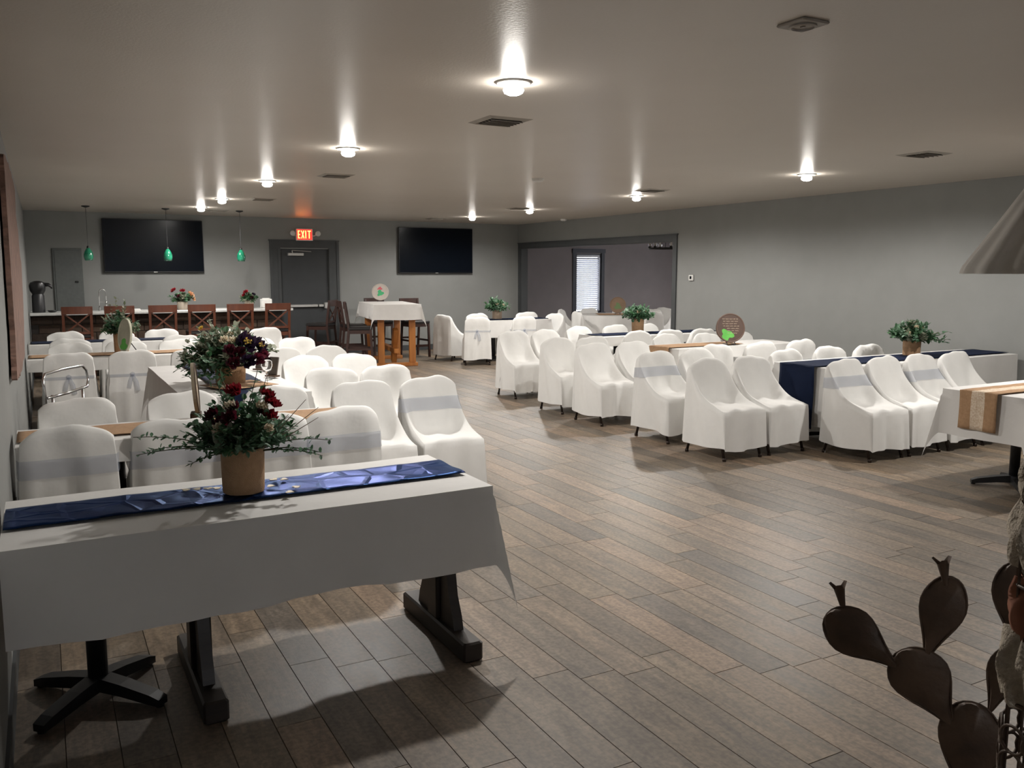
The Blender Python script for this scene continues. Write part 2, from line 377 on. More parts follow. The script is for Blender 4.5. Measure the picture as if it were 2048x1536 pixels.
# exit door
def build_door():
    d = link('door_1', None); d['kind'] = 'structure'
    lf = MB().bbox(DX0 + .004, DX1 - .004, YB + .02, YB + .065, .008, DH - .004, .003).build('door_leaf', M_DOOR, d)
    fr = MB()
    cw = .20
    fr.box(DX0 - cw, DX0, YB - .02, YB, 0, DH + .02).box(DX1, DX1 + cw, YB - .02, YB, 0, DH + .02).box(DX0 - cw, DX1 + cw, YB - .02, YB, DH + .02, DH + .15).box(DX0 - cw - .015, DX1 + cw + .015, YB - .03, YB, DH + .15, DH + .17)
    fr.box(DX0 - cw, DX0 - cw + .05, YB - .032, YB - .02, 0, DH + .15).box(DX1 + cw - .05, DX1 + cw, YB - .032, YB - .02, 0, DH + .15)
    fr.box(DX0 - .05, DX0, YB - .027, YB - .02, 0, DH).box(DX1, DX1 + .05, YB - .027, YB - .02, 0, DH)
    fr.build('door_frame', M_TRIM, d)
    cl = MB().bbox(4.17, 4.47, YB - .055, YB + .02, 1.92, 1.972, .006).build('door_closer', M_STEEL, d)
    MB().tube([(4.26, YB - .03, 1.975), (4.25, YB - .03, 2.015), (4.25, YB - .06, 2.02)], .007).tube([(4.25, YB - .06, 2.02), (4.62, YB - .03, 2.0)], .006).build('closer_arm', M_STEEL, cl)
    pb = MB().bbox(DX0 + .06, 4.72, YB - .05, YB + .02, .935, .985, .008).build('push_bar', M_STEEL, d)
    MB().bbox(4.745, 4.84, YB - .045, YB + .02, .935, .985, .006).bbox(4.85, 4.92, YB - .07, YB + .02, .90, 1.02, .01).build('latch_case', M_STEEL, pb)
build_door()

# window with blind in the neighbouring room
def build_window():
    w = link('window_1', None); w['kind'] = 'structure'
    c = .095
    fr = MB().box(WX0 - c, WX0, Y2 - .022, Y2, WZ0 - .1, WZ1 + .02).box(WX1, WX1 + c, Y2 - .022, Y2, WZ0 - .1, WZ1 + .02).box(WX0 - c - .02, WX1 + c + .02, Y2 - .028, Y2, WZ1 + .02, WZ1 + .12).box(WX0 - c - .02, WX1 + c + .02, Y2 - .06, Y2, WZ0 - .03, WZ0)
    fr.box(WX0, WX0 + .03, Y2, Y2 + .12, WZ0, WZ1).box(WX1 - .03, WX1, Y2, Y2 + .12, WZ0, WZ1).box(WX0, WX1, Y2, Y2 + .12, WZ1 - .03, WZ1).box(WX0, WX1, Y2, Y2 + .12, WZ0, WZ0 + .03)
    fr.build('window_frame', mat('window_navy_trim', (.014, .017, .03), rough=.5), w)
    MB().box(WX0 + .03, WX1 - .03, Y2 + .10, Y2 + .106, WZ0 + .03, WZ1 - .03).build('pane', M_PANEB, w)
    MB().bbox(WX0 + .035, WX1 - .035, Y2 + .01, Y2 + .06, WZ1 - .085, WZ1 - .032, .004).build('blind_headrail', M_BLIND, w)
    sl = MB(); hw = (WX1 - WX0) / 2 - .045
    sl.add([(-hw, -.024, -.012), (hw, -.024, -.012), (hw, 0, .002), (-hw, 0, .002), (hw, .024, .010), (-hw, .024, .010), (-hw, -.024, -.009), (hw, -.024, -.009), (hw, 0, .005), (-hw, 0, .005), (hw, .024, .013), (-hw, .024, .013)],
           [(0, 3, 2, 1), (3, 5, 4, 2), (6, 7, 8, 9), (9, 8, 10, 11), (0, 1, 7, 6), (5, 11, 10, 4)])
    sl.xf(Matrix.Rotation(.50, 4, 'X')); sme = sl.mesh('blind_slat', M_BLIND)
    z = WZ1 - .12; xm = (WX0 + WX1) / 2
    while z > WZ0 + .05:
        link('blind_slat', sme, w, (xm, Y2 + .035, z)); z -= .05
    MB().tube([(xm - .25, Y2 + .035, WZ1 - .05), (xm - .25, Y2 + .035, WZ0 + .05)], .0015, 5).tube([(xm + .25, Y2 + .035, WZ1 - .05), (xm + .25, Y2 + .035, WZ0 + .05)], .0015, 5).build('ladder_cord', M_BLIND, w)
build_window()

# ------------------------------------------------------------------ ceiling fittings
def ceiling_lights():
    me_r = MB().lathe([(.098, 0), (.098, -.006), (.082, -.012), (.070, -.006), (.068, .0)], 28, capb=False, capt=False).mesh('trim_ring', M_RINGT, True)
    me_b = MB().lathe([(.020, .0), (.034, -.010), (.050, -.026), (.056, -.042), (.050, -.056), (.030, -.066), (.008, -.069)], 20).mesh('bulb', M_BULB, True)
    spots = [(2.3, 4.2, 'above the flower aisle end of the front navy-runner table'), (2.3, 7.05, 'second from the front table in the row nearer the left wall'),
             (2.3, 9.95, 'third from the front table in the row nearer the left wall'), (2.3, 12.7, 'fourth from the front table in the row nearer the left wall'),
             (2.3, 14.5, 'in front of the bar, last of the left row'),
             (7.12, 6.6, 'above the navy-runner table by the right wall'), (7.12, 9.55, 'second of the row nearer the right wall, before the opening'),
             (7.12, 12.45, 'third of the row nearer the right wall, beside the wide opening'), (7.12, 14.6, 'last of the row nearer the right wall, before the television'),
             (7.12, 3.7, 'above the table with the lace-striped burlap runner'), (13.4, 11.4, 'added for fill in the front part of the neighbouring room'), (14.3, 13.9, 'added for fill by the added windows of the neighbouring room')]  # first continues the right row out of view; neighbouring-room pair added for fill
    for x, y, d in spots:
        t = thing('recessed_light', (x, y, HC), 0, 'lit recessed ceiling light ' + d, 'ceiling light', 'lit recessed ceiling lights')
        link('trim_ring', me_r, t); link('bulb', me_b, t)
        ld = bpy.data.lights.new('recessed_lamp', 'SPOT'); ld.energy = LAMP_W; ld.color = (1.0, .968, .925); ld.spot_size = math.radians(171); ld.spot_blend = .42; ld.shadow_soft_size = .05
        lo = bpy.data.objects.new('lamp', ld); COL.objects.link(lo); lo.parent = t; lo.location = (0, 0, -.085)
ceiling_lights()

def ceiling_vents():
    h = .165
    fr = MB()
    for a in range(4):
        mt = Matrix.Rotation(a * PI / 2, 4, 'Z')
        fr.add([mt @ Vector(p) for p in [(-h, -h, 0), (h, -h, 0), (h - .035, -h + .035, -.012), (-h + .035, -h + .035, -.012), (h - .045, -h + .045, -.004), (-h + .045, -h + .045, -.004)]], [(0, 1, 2, 3), (3, 2, 4, 5)])
    fme = fr.mesh('vent_frame', M_VENT)
    bme = MB().box(-h + .04, h - .04, -h + .04, h - .04, -.003, -.001).mesh('vent_duct', M_VENTD)
    lme = MB().box(-h + .045, h - .045, -.016, .016, -.0015, .0015, mt=Matrix.Rotation(.7, 4, 'X')).mesh('louver', M_VENT)
    for x, y, d in [(2.8, 5.3, 'nearest the front table'), (2.82, 9.07, 'between the left light row and the aisle'), (2.82, 12.5, 'in front of the bar'), (2.67, 15.15, 'above the bar'),
                    (6.8, 5.0, 'above the table with the hanging burlap runner'), (6.8, 8.8, 'beside the second right-hand light'), (6.84, 12.3, 'beside the light near the wide opening'), (6.73, 15.4, 'closest to the television by the opening')]:
        t = thing('ceiling_vent', (x, y, HC), 0, 'square louvered ceiling air vent ' + d, 'vent', 'ceiling air vents')
        link('vent_frame', fme, t); link('vent_duct', bme, t)
        for k in range(5): link('louver', lme, t, (0, -.088 + k * .044, -.008))
    t = thing('ceiling_speaker', (2.81, 2.66, HC), 0, 'small square ceiling speaker grille with a round centre', 'speaker')
    MB().bbox(-.075, .075, -.075, .075, -.012, 0, .004).build('square_plate', M_VENT, t)
    MB().lathe([(.056, -.012), (.056, -.018), (.046, -.021), (.044, -.014), (.012, -.014), (.010, -.019)], 24, capt=True).build('round_grille', M_VENT, t, True, 40)
    for x, y, d in [(4.85, 8.3, 'above the aisle'), (9.0, 14.4, 'close to the wide opening')]:
        t = thing('smoke_detector', (x, y, HC), 0, 'round white smoke detector on the ceiling ' + d, 'detector', 'smoke detectors')
        MB().lathe([(.066, 0), (.066, -.012), (.055, -.03), (.03, -.038), (.01, -.038)], 24).build('detector_body', M_WHITEP, t, True, 40)
        MB().lathe([(.060, -.012), (.061, -.018), (.060, -.022)], 24, capb=False, capt=False).build('slot_ring', M_VENTD, t, True)
ceiling_vents()

# ------------------------------------------------------------------ back wall objects
def tv(name, x0, x1, z0, z1, label):
    t = thing(name, ((x0 + x1) / 2, YB, (z0 + z1) / 2), 0, label, 'television')
    w, h = (x1 - x0) / 2, (z1 - z0) / 2
    MB().box(-.25, .25, -.03, 0, -.2, .2).build('wall_mount', M_BEZEL, t)
    MB().bbox(-w, w, -.085, -.03, -h, h, .008).build('television_case', M_BEZEL, t)
    MB().box(-w + .012, w - .012, -.0875, -.084, -h + .022, h - .012).build('screen', M_BLACK, t)
    MB().box(-.03, .03, -.0895, -.0875, -h + .005, -h + .015).build('logo_strip', M_STEEL, t)
tv('wall_television', .98, 2.63, 1.60, 2.53, 'large black television on the back wall behind the bar pendants')
tv('wall_television', 6.40, 8.06, 1.58, 2.51, 'large black television between the exit door and wide opening')

def exit_sign():
    t = thing('exit_sign', (4.495, YB, 2.32), 0, 'lit red EXIT sign with two white emergency lamp heads above the door', 'exit sign')
    MB().bbox(-.165, .165, -.05, 0, -.115, .115, .008).build('sign_case', M_WHITEP, t)
    MB().box(-.145, .145, -.053, -.049, -.095, .098).build('red_panel', mat('exit_red', (.4, .01, .01), rough=.4, emit=(1, .03, .02), estr=1.3), t)
    L = MB(); z0, z1, w = -.07, .075, .013
    def bar(xa, za, xb, zb):
        d = Vector((xb - xa, 0, zb - za)).normalized(); n = Vector((-d.z, 0, d.x)) * w / 2
        a = Vector((xa, 0, za)); b = Vector((xb, 0, zb))
        L.add([p + Vector((0, y, 0)) for y in (-.056, -.053) for p in (a - n, b - n, b + n, a + n)], [(0, 1, 2, 3), (7, 6, 5, 4), (0, 4, 5, 1), (1, 5, 6, 2), (2, 6, 7, 3), (3, 7, 4, 0)])
    x = -.125
    bar(x + .007, z0, x + .007, z1); bar(x, z1 - .007, x + .044, z1 - .007); bar(x, 0, x + .038, 0); bar(x, z0 + .007, x + .044, z0 + .007)
    x = -.056; bar(x, z0, x + .046, z1); bar(x, z1, x + .046, z0)
    x = .024; bar(x, z0, x, z1)
    x = .06; bar(x, z1 - .007, x + .062, z1 - .007); bar(x + .031, z0, x + .031, z1)
    L.build('exit_letters', mat('exit_letter_glow', (1, .6, .2), emit=(1, .42, .06), estr=5), t)
    for s in (-1, 1):
        h = MB().lathe([(.030, 0), (.046, -.02), (.05, -.055), (.046, -.058)], 20).xf(Matrix.Translation((s * .245, -.012, .02)) @ Matrix.Rotation(PI / 2, 4, 'X') @ Matrix.Rotation(PI, 4, 'X')).build('emergency_lamp', M_WHITEP, t, True, 40)
        h.location = (0, -.06, 0)
        MB().tube([(s * .165, -.025, -.02), (s * .2, -.025, -.02), (s * .245, -.055, .02)], .012).build('lamp_arm', M_WHITEP, t)
exit_sign()

t = thing('electrical_panel', (.42, YB - .002, 1.45), 0, 'tall grey metal panel door on the wall behind the bar end', 'panel')
MB().bbox(-.225, .225, -.03, 0, -.57, .56, .004).build('panel_box', mat('panel_grey', (.115, .125, .120), rough=.5), t)
MB().bbox(-.195, .195, -.038, -.03, -.54, .53, .003).build('panel_door', MATS['panel_grey'], t)
MB().bbox(.10, .15, -.055, -.038, -.02, .01, .004).build('panel_latch', M_IRON, t)

# ------------------------------------------------------------------ bar with stools
BX1, BY0, BY1, BZ = 3.75, 14.66, 15.36, 1.0
def build_bar():
    t = thing('bar_counter', (1.78, 15.0, 0), 0, 'long bar with white countertop and brown stone front under green pendants', 'bar')
    def P(x, y): return (x - 1.78, y - 15.0)
    x0, y0 = P(XL + .015, BY0); x1, y1 = P(BX1, BY1)
    body = MB().box(x0, x1 - .12, y0 + .28, y1 - .05, 0, BZ - .04).build('bar_body', M_DKWOOD, t)
    MB().bbox(x0, x1, y0, y1, BZ - .04, BZ, .006).build('countertop', M_COUNTER, t)
    rng = random.Random(9); z = .02; r = 0
    sme = MB().bbox(-.145, .145, -.02, .0, 0, .125, .006).mesh('stone_block', M_STONE)
    while z < .86:
        x = x0 + .15 + (.1 if r % 2 else 0)
        while x < x1 - .28:
            link('stone_block', sme, body, (x, y0 + .28 + rng.uniform(0, .008), z)); x += .297
        z += .132; r += 1
build_bar()

def build_stool(name, wood, label, group=None):
    t = thing(name, (0, 0, 0), 0, label, 'bar stool', group)
    # faces +Y, back at -Y
    sw, sd, sh = .205, .20, .66
    MB().bbox(-sw, sw, -sd, sd + .01, sh - .02, sh + .035, .012).build('seat', M_SEAT, t)
    MB().box(-sw + .02, sw - .02, -sd + .01, -sd + .03, sh - .08, sh - .02).box(-sw + .02, sw - .02, sd - .03, sd - .01, sh - .08, sh - .02).box(-sw + .01, -sw + .03, -sd + .02, sd - .02, sh - .08, sh - .02).box(sw - .03, sw - .01, -sd + .02, sd - .02, sh - .08, sh - .02).build('apron', wood, t)
    for s in (-1, 1):
        MB().add([(s * (sw - .02) + a, y + b, z) for z, y in ((0, -.255), (sh, -.185), (1.09, -.245)) for a, b in ((-.018, -.018), (.018, -.018), (.018, .018), (-.018, .018))],
                 [(0, 1, 5, 4), (1, 2, 6, 5), (2, 3, 7, 6), (3, 0, 4, 7), (4, 5, 9, 8), (5, 6, 10, 9), (6, 7, 11, 10), (7, 4, 8, 11), (3, 2, 1, 0), (8, 9, 10, 11)]).build('leg', wood, t)
        MB().add([(s * (sw - .02) + a, y + b, z) for z, y in ((0, .205), (sh, .175)) for a, b in ((-.018, -.018), (.018, -.018), (.018, .018), (-.018, .018))],
                 [(0, 1, 5, 4), (1, 2, 6, 5), (2, 3, 7, 6), (3, 0, 4, 7), (3, 2, 1, 0), (4, 5, 6, 7)]).build('leg', wood, t)
        MB().box(s * (sw - .02) - .011, s * (sw - .02) + .011, -.22, .19, .30, .335).build('stretcher', wood, t)
    MB().box(-sw + .03, sw - .03, .175, .2, .2, .24).build('stretcher', wood, t)
    MB().box(-sw + .03, sw - .03, -.245, -.22, .34, .375).build('stretcher', wood, t)
    # curved top rail
    tr = MB(); n = 8; V = []
    for i in range(n + 1):
        u = -1 + 2 * i / n; y = -.243 - .022 * (1 - u * u)
        for dz, dy in ((1.0, -.011), (1.0, .011), (1.11, .009), (1.11, -.013)): V.append((u * (sw + .002), y + dy, dz))
    Fc = [(i * 4 + k, i * 4 + (k + 1) % 4, i * 4 + 4 + (k + 1) % 4, i * 4 + 4 + k) for i in range(n) for k in range(4)] + [(0, 1, 2, 3), (n * 4 + 3, n * 4 + 2, n * 4 + 1, n * 4)]
    tr.add(V, Fc).build('top_rail', wood, t)
    for s in (-1, 1):
        b = MB(); V = []
        for i in range(9):
            f = i / 8; x = s * (sw - .04) * (1 - 2 * f); z = .72 + .28 * f; y = -.198 - .035 * f - .012 * math.sin(PI * f) + s * .006
            for a, c in ((-.014, -.007), (.014, -.007), (.014, .007), (-.014, .007)): V.append((x, y + c, z + a))
        b.add(V, [(i * 4 + k, i * 4 + (k + 1) % 4, i * 4 + 4 + (k + 1) % 4, i * 4 + 4 + k) for i in range(8) for k in range(4)]).build('cross_slat', wood, t)
    MB().box(-sw + .03, sw - .03, -.205, -.185, .70, .735).build('lower_rail', wood, t)
    return t
ordn = ['first', 'second', 'third', 'fourth', 'fifth', 'sixth', 'seventh']
st0 = build_stool('bar_stool', M_STOOL, '')
for i in range(6):
    s = st0 if i == 0 else copy_tree(st0)
    s.location = (.43 + .586 * i, 14.36, 0); s.rotation_euler = (0, 0, random.Random(i).uniform(-.05, .05))
    s['label'] = 'cherry wood cross-back bar stool, %s along the bar from the left wall' % ordn[i]; s['group'] = 'bar stools along the bar'

def pendants():
    me_c = MB().lathe([(.06, 0), (.06, -.012), (.02, -.026), (.006, -.03)], 20).mesh('ceiling_canopy', M_IRON, True)
    zt = 1.985
    me_w = MB().tube([(0, 0, -.02), (0, 0, zt - HC)], .0035, 6).mesh('cord', M_IRON)
    me_k = MB().lathe([(.012, zt - HC + .03), (.02, zt - HC + .02), (.02, zt - HC - .01), (.012, zt - HC - .015)], 14).mesh('socket_cap', M_IRON, True)
    pr = [(.018, 0), (.034, -.02), (.055, -.06), (.068, -.10), (.070, -.13), (.064, -.165), (.056, -.195)]
    pr = [(r, z + zt - HC) for r, z in pr]
    me_s = MB().lathe(pr + [(r - .004, z) for r, z in reversed(pr)], 28, capb=False, capt=False).mesh('glass_shade', M_GREENG, True)
    for x, d in ((.68, 'nearest the left wall'), (1.84, 'in front of the television'), (3.0, 'nearest the exit door')):
        t = thing('pendant_lamp', (x, 15.05, HC), 0, 'green glass pendant lamp over the bar, ' + d, 'pendant lamp', 'green pendants over the bar')
        for n, m in (('ceiling_canopy', me_c), ('cord', me_w), ('socket_cap', me_k), ('glass_shade', me_s)): link(n, m, t)
pendants()

def bar_items():
    # faucet: gooseneck with spring
    t = thing('kitchen_faucet', (.80, 15.2, BZ), 0, 'tall chrome spring faucet standing on the bar counter', 'faucet')
    MB().lathe([(.028, 0), (.028, .015), (.016, .02), (.016, .06)], 18).build('faucet_base', M_CHROME, t, True, 40)
    pts = [(-.0, 0, .05), (0, 0, .28)] + [(.05 - .05 * math.cos(a), 0, .28 + .06 * math.sin(a)) for a in np.linspace(.2, PI - .2, 9)] + [(.1, 0, .26), (.1, 0, .14)]
    MB().tube(pts, .008, 8).build('gooseneck', M_CHROME, t, True)
    MB().lathe([(.011, .07), (.015, .08), (.015, .14), (.010, .15)], 14, c=(.1, 0, 0)).build('spray_head', M_CHROME, t, True, 40)
    MB().tube([(0, 0, .14), (.1, 0, .13)], .005, 6).build('hose_holder', M_CHROME, t)
    # coffee airpot
    t = thing('coffee_airpot', (-.05, 14.95, BZ), 0, 'black coffee airpot with spout at the wall end of the bar', 'airpot')
    MB().lathe([(.085, 0), (.09, .01), (.09, .06), (.085, .25), (.07, .29)], 24).build('airpot_body', mat('airpot_black', (.02, .02, .022), rough=.35), t, True, 40)
    MB().lathe([(.075, .28), (.105, .33), (.115, .40), (.10, .45), (.05, .475), (.01, .48)], 24).build('airpot_head', M_BEZEL, t, True, 40)
    MB().tube([(.07, 0, .42), (.15, -.02, .42), (.19, -.025, .385), (.19, -.025, .36)], [.035, .028, .018, .014], 10).build('spout', M_BEZEL, t, True)
    t = thing('small_dish', (.13, 14.92, BZ), 0, 'small black dish on the bar near the airpot', 'dish')
    MB().lathe([(.03, 0), (.06, .012), (.07, .03), (.064, .03), (.05, .014), (.0, .01)], 20, capt=False).build('dish_bowl', M_BEZEL, t, True)
    t = thing('napkin_box', (3.40, 15.12, BZ), 0, 'white napkin box at the door end of the bar', 'box')
    MB().bbox(-.09, .09, -.06, .06, 0, .15, .006).build('box_body', M_WHITEP, t)
    MB().box(-.06, .06, -.02, .02, .15, .165).build('napkin', M_CLOTH, t)
    t = thing('tea_candle', (2.95, 14.85, BZ), 0, 'small white pillar candle in a glass on the bar', 'candle')
    MB().lathe([(.026, 0), (.028, .055), (.03, .07), (.026, .07), (.024, .01), (0, .008)], 18, capt=False).build('candle_cup', M_GLASS, t, True)
    MB().lathe([(.02, .012), (.022, .06), (.0, .062)], 16).build('wax', M_CREAMP, t, True, 40)
    t = thing('folded_towel', (1.28, 14.80, BZ), 0, 'small folded white towel lying on the bar counter', 'towel')
    MB().bbox(-.09, .09, -.05, .05, 0, .018, .006).build('towel_layer', M_CLOTH, t); MB().bbox(-.085, .08, -.045, .05, .018, .034, .006).build('towel_layer', M_CLOTH, t)
bar_items()

# ------------------------------------------------------------------ covered folding chair
def lerp(a, b, t): return a + (b - a) * t
def cover_meshes(seed, cinch=False):
    """slip cover over a folding chair; chair faces -Y, origin on the floor below the seat centre"""
    r = random.Random(seed)
    ph = [r.uniform(0, 2 * PI) for _ in range(12)]
    NS = 7
    fz = [.095, .15, .21, .27, .33, .385, .425]
    front = [(-.285 + .02 * (i / 6), z) for i, z in enumerate(fz)]
    mid = [(-.256, .444), (-.225, .450), (-.16, .449), (-.09, .445), (-.02, .440), (.05, .441), (.105, .455), (.14, .49), (.163, .54), (.178, .60), (.191, .66), (.203, .72), (.213, .77), (.223, .808), (.236, .828), (.250, .832), (.263, .822), (.271, .80)]
    bz = [.76, .68, .58, .46, .34, .22, .10]
    back = [(.274 + .022 * (i / 6), z) for i, z in enumerate(bz)]
    prof = front + mid + back
    i0 = len(front) - 1; i1 = len(front) + len(mid)      # rim from i0 to i1 (first back point)
    n = len(prof)
    # edge profile (|u| = 1): fabric bridges from the seat corner to the back top
    edge = list(prof)
    k0 = i0; k1 = len(front) + 12                         # chord end near the top of the back
    for i in range(k0, k1 + 1):
        f = (i - k0) / (k1 - k0)
        y = (1 - f) ** 2 * -.262 + 2 * f * (1 - f) * .095 + f * f * .212; z = (1 - f) ** 2 * .428 + 2 * f * (1 - f) * .475 + f * f * .745
        edge[i] = (y, z)
    for i in range(k1 + 1, n):
        y, z = prof[i]; edge[i] = (y - .006, z)
    for j, i in enumerate(range(k1 + 1, i1)):             # round the top corners down
        edge[i] = (lerp(.222, .262, j / (i1 - k1 - 2)), .782 - .010 * abs(j - 2) / 2)
    edge[i1] = (.268, .752)
    def halfw(i):
        if i <= i0: return lerp(.240, .228, i / i0)
        if i >= i1: return lerp(.216, .242, ((i - i1) / (n - 1 - i1)) ** .8)
        f = (i - i0) / (i1 - i0); return lerp(.228, .212, f)
    NU = 20
    us = [math.sin((-1 + 2 * j / NU) * PI / 2 * .94) / math.sin(PI / 2 * .94) for j in range(NU + 1)]
    V = []; idx = {}
    def P(i, u):
        a = abs(u); w = smoothstep(.58, 1.0, a)
        (y, z), (ye, ze) = prof[i], edge[i]
        if i1 >= i > k1: w = a ** 4.5
        y, z = lerp(y, ye, w), lerp(z, ze, w)
        x = u * halfw(i)
        if i0 < i < k1:                                    # wrinkles on seat and front of back
            z += .006 * math.sin(5 * u + ph[0] + i * .5) * (1 - a) + .004 * math.sin(9 * u - i * .8 + ph[1])
            y += .007 * math.sin(4.5 * u + ph[2] + i * .35) * (1 - .5 * a)
        if k1 <= i <= i1:                                  # uneven top edge
            z += .007 * math.sin(3.2 * u + ph[3]) + .0035 * math.sin(8 * u + ph[4]) + .012 * (1 - u * u) - .006; y += .006 * math.sin(6 * u + ph[5])
        if i > i1:                                         # back panel
            f = (i - i1) / (n - 1 - i1)
            y += .010 * math.sin(5 * u + ph[6]) * (.3 + f) + .008 * f * math.sin(11 * u + ph[7])
            if cinch: y -= .02 * math.exp(-((z - .60) / .05) ** 2) * (1 - .6 * a * a); x *= 1 - .07 * math.exp(-((z - .60) / .07) ** 2)
        if i < i0:
            f = 1 - i / i0
            y += .019 * f * math.sin(6 * u + ph[8]) * (1 - a * a) + .006 * f * math.sin(13 * u + ph[9]); z += .012 * f * math.sin(2.3 * u + ph[10])
        if i == n - 1: z += .012 * math.sin(2.6 * u + ph[11])
        return (x, y, z)
    for i in range(n):
        for j, u in enumerate(us):
            idx[i, j] = len(V); V.append(P(i, u))
    Fc = [(idx[i, j], idx[i, j + 1], idx[i + 1, j + 1], idx[i + 1, j]) for i in range(n - 1) for j in range(NU)]
    # side panels
    for s, j in ((-1, 0), (1, NU)):
        cols = [[idx[i, j] for i in range(i0, -1, -1)]]
        for i in range(i0 + 1, i1):
            x, y, z = V[idx[i, j]]
            f = (i - i0) / (i1 - i0); fy = V[idx[i0, j]][1] + (V[idx[i1, j]][1] - V[idx[i0, j]][1]) * f
            yh = lerp(-.285, .296, f); zh = .098 + .012 * math.sin(4 * f + ph[2] * s)
            c = [idx[i, j]]
            for q in range(1, NS):
                g = q / (NS - 1)
                xx = lerp(abs(x), .242, g ** .8) + .018 * g * math.sin(9 * f + ph[1] + s) + .005 * math.sin(14 * f + 3 * g + ph[0])
                c.append(len(V)); V.append((s * xx, lerp(y, yh, g), lerp(z, zh, g)))
            cols.append(c)
        cols.append([idx[i, j] for i in range(i1, n)])
        for a, b in zip(cols, cols[1:]):
            for q in range(NS - 1): Fc.append((a[q], b[q], b[q + 1], a[q + 1]))
    cov = MB().add(V, Fc).mesh('slip_cover', M_COVER, True)
    # sash around the back
    S = []; rings = (.595, .625, .66, .69) if not cinch else (.585, .60, .615)
    R = []
    for z in rings:
        loop = []
        for u in us[1:-1]:
            best = None
            for i in range(i0 + 2, k1 + 1):
                a, b = Vector(P(i, u)), Vector(P(i + 1, u))
                if a.z <= z <= b.z: best = a.lerp(b, (z - a.z) / max(1e-6, b.z - a.z))
            if best is None: best = Vector(P(k1, u)); best.z = z
            loop.append((best.x * 1.03, best.y - .008, z))
        for u in reversed(us[1:-1]):
            pz = [Vector(P(i, u)) for i in range(i1, n)]
            best = pz[0]
            for a, b in zip(pz, pz[1:]):
                if b.z <= z <= a.z: best = a.lerp(b, (a.z - z) / max(1e-6, a.z - b.z))
            loop.append((best.x * 1.03, best.y + .007, z - .01))
        xs = max(p[0] for p in loop) + .012
        nn = len(us) - 2
        loop = loop[:nn] + [(xs, lerp(loop[nn - 1][1], loop[nn][1], .33), z - .003), (xs, lerp(loop[nn - 1][1], loop[nn][1], .7), z - .006)] + loop[nn:] + [(-xs, lerp(loop[-1][1], loop[0][1], .33), z - .006), (-xs, lerp(loop[-1][1], loop[0][1], .7), z - .003)]
        R.append(loop)
    L = len(R[0]); V = [p for l in R for p in l]
    Fc = [(a * L + k, a * L + (k + 1) % L, a * L + L + (k + 1) % L, a * L + L + k) for a in range(len(R) - 1) for k in range(L)]
    sash = MB().add(V, Fc)
    if cinch:                                              # knot with two tails on the outside of the back
        yb = .262
        sash.lathe([(.004, -.022), (.022, -.012), (.024, .01), (.004, .022)], 10, c=(.01, yb + .008, .60))
        sash.tube([(.01, yb, .59), (-.02, yb + .022, .52), (-.03, yb + .026, .43)], [.016, .022, .026], 6).tube([(.01, yb, .59), (.035, yb + .022, .53), (.05, yb + .026, .46)], [.016, .02, .024], 6)
    return cov, sash.mesh('sash', M_SASH, True)
COVERS = [cover_meshes(s) for s in (1, 5, 9, 14, 21)]
CINCHED = [cover_meshes(s, True) for s in (3, 8)]
LEGF = [MB().tube([(s * .205, -.235, .02), (s * .205, -.15, .30)], .0125, 8).lathe([(.016, 0), (.017, .02), (.013, .03)], 10, c=(s * .205, -.24, 0)).mesh('leg', M_LEGM, True) for s in (-1, 1)]
LEGB = [MB().tube([(s * .212, .245, .02), (s * .205, .14, .38)], .0125, 8).lathe([(.016, 0), (.017, .02), (.013, .03)], 10, c=(s * .212, .249, 0)).mesh('leg', M_LEGM, True) for s in (-1, 1)]
NCH = [0]
def chair(x, ytop, rz, label, group, sash=False, cinch=False, var=None):
    """x, ytop = where the top of the back stands; rz = 0 faces the front of the room (-Y)"""
    k = NCH[0]; NCH[0] += 1
    rr = random.Random(100 + k); rz += rr.uniform(-.035, .035)
    off = Vector((0, .245, 0)); off.rotate(Matrix.Rotation(rz, 3, 'Z'))
    t = thing('covered_chair', (x - off.x, ytop - off.y, 0), rz, label, 'chair', group)
    c, s = (CINCHED[k % 2] if cinch else COVERS[(k * 3 + k // 4) % 5 if var is None else var])
    o = link('slip_cover', c, t)
    if sash or cinch:
        so = link('sash', s, t); so['label'] = 'silver grey organza sash'
    for m in LEGF + LEGB: link('leg', m, t)
    return t

# ------------------------------------------------------------------ tables, cloths, runners
def pedestal_mesh():
    col = MB().lathe([(.036, .03), (.036, .70)], 16).mesh('pedestal_column', M_IRON, True)
    ft = MB()
    for a in range(4):
        mt = Matrix.Rotation(PI / 4 + a * PI / 2, 4, 'Z')
        V = []
        for x, w, z0, z1 in ((.0, .032, .035, .09), (.12, .03, .028, .075), (.25, .027, .012, .05), (.29, .024, .008, .035)):
            V += [mt @ Vector(p) for p in ((x, -w, z0), (x, w, z0), (x, w, z1), (x, -w, z1))]
        ft.add(V, [(i * 4 + k, i * 4 + (k + 1) % 4, i * 4 + 4 + (k + 1) % 4, i * 4 + 4 + k) for i in range(3) for k in range(4)] + [(0, 1, 2, 3), (15, 14, 13, 12)])
        c = mt @ Vector((.275, 0, 0)); ft.lathe([(.016, 0), (.016, .012)], 10, c=c)
    return col, ft.mesh('cross_foot', M_IRON)
PED = pedestal_mesh()
def pedestal_table(x0, x1, y0, y1, label, bases, group=None, zt=.74):
    t = thing('pedestal_table', ((x0 + x1) / 2, (y0 + y1) / 2, 0), 0, label, 'table', group)
    w, d = (x1 - x0) / 2, (y1 - y0) / 2
    MB().bbox(-w, w, -d, d, zt - .035, zt, .006).build('tabletop', M_TOPWOOD, t)
    for bx, by in bases:
        px, py = bx - (x0 + x1) / 2, by - (y0 + y1) / 2
        c = link('pedestal_column', PED[0], t, (px, py, 0)); link('cross_foot', PED[1], t, (px, py, 0), 0)
    return t
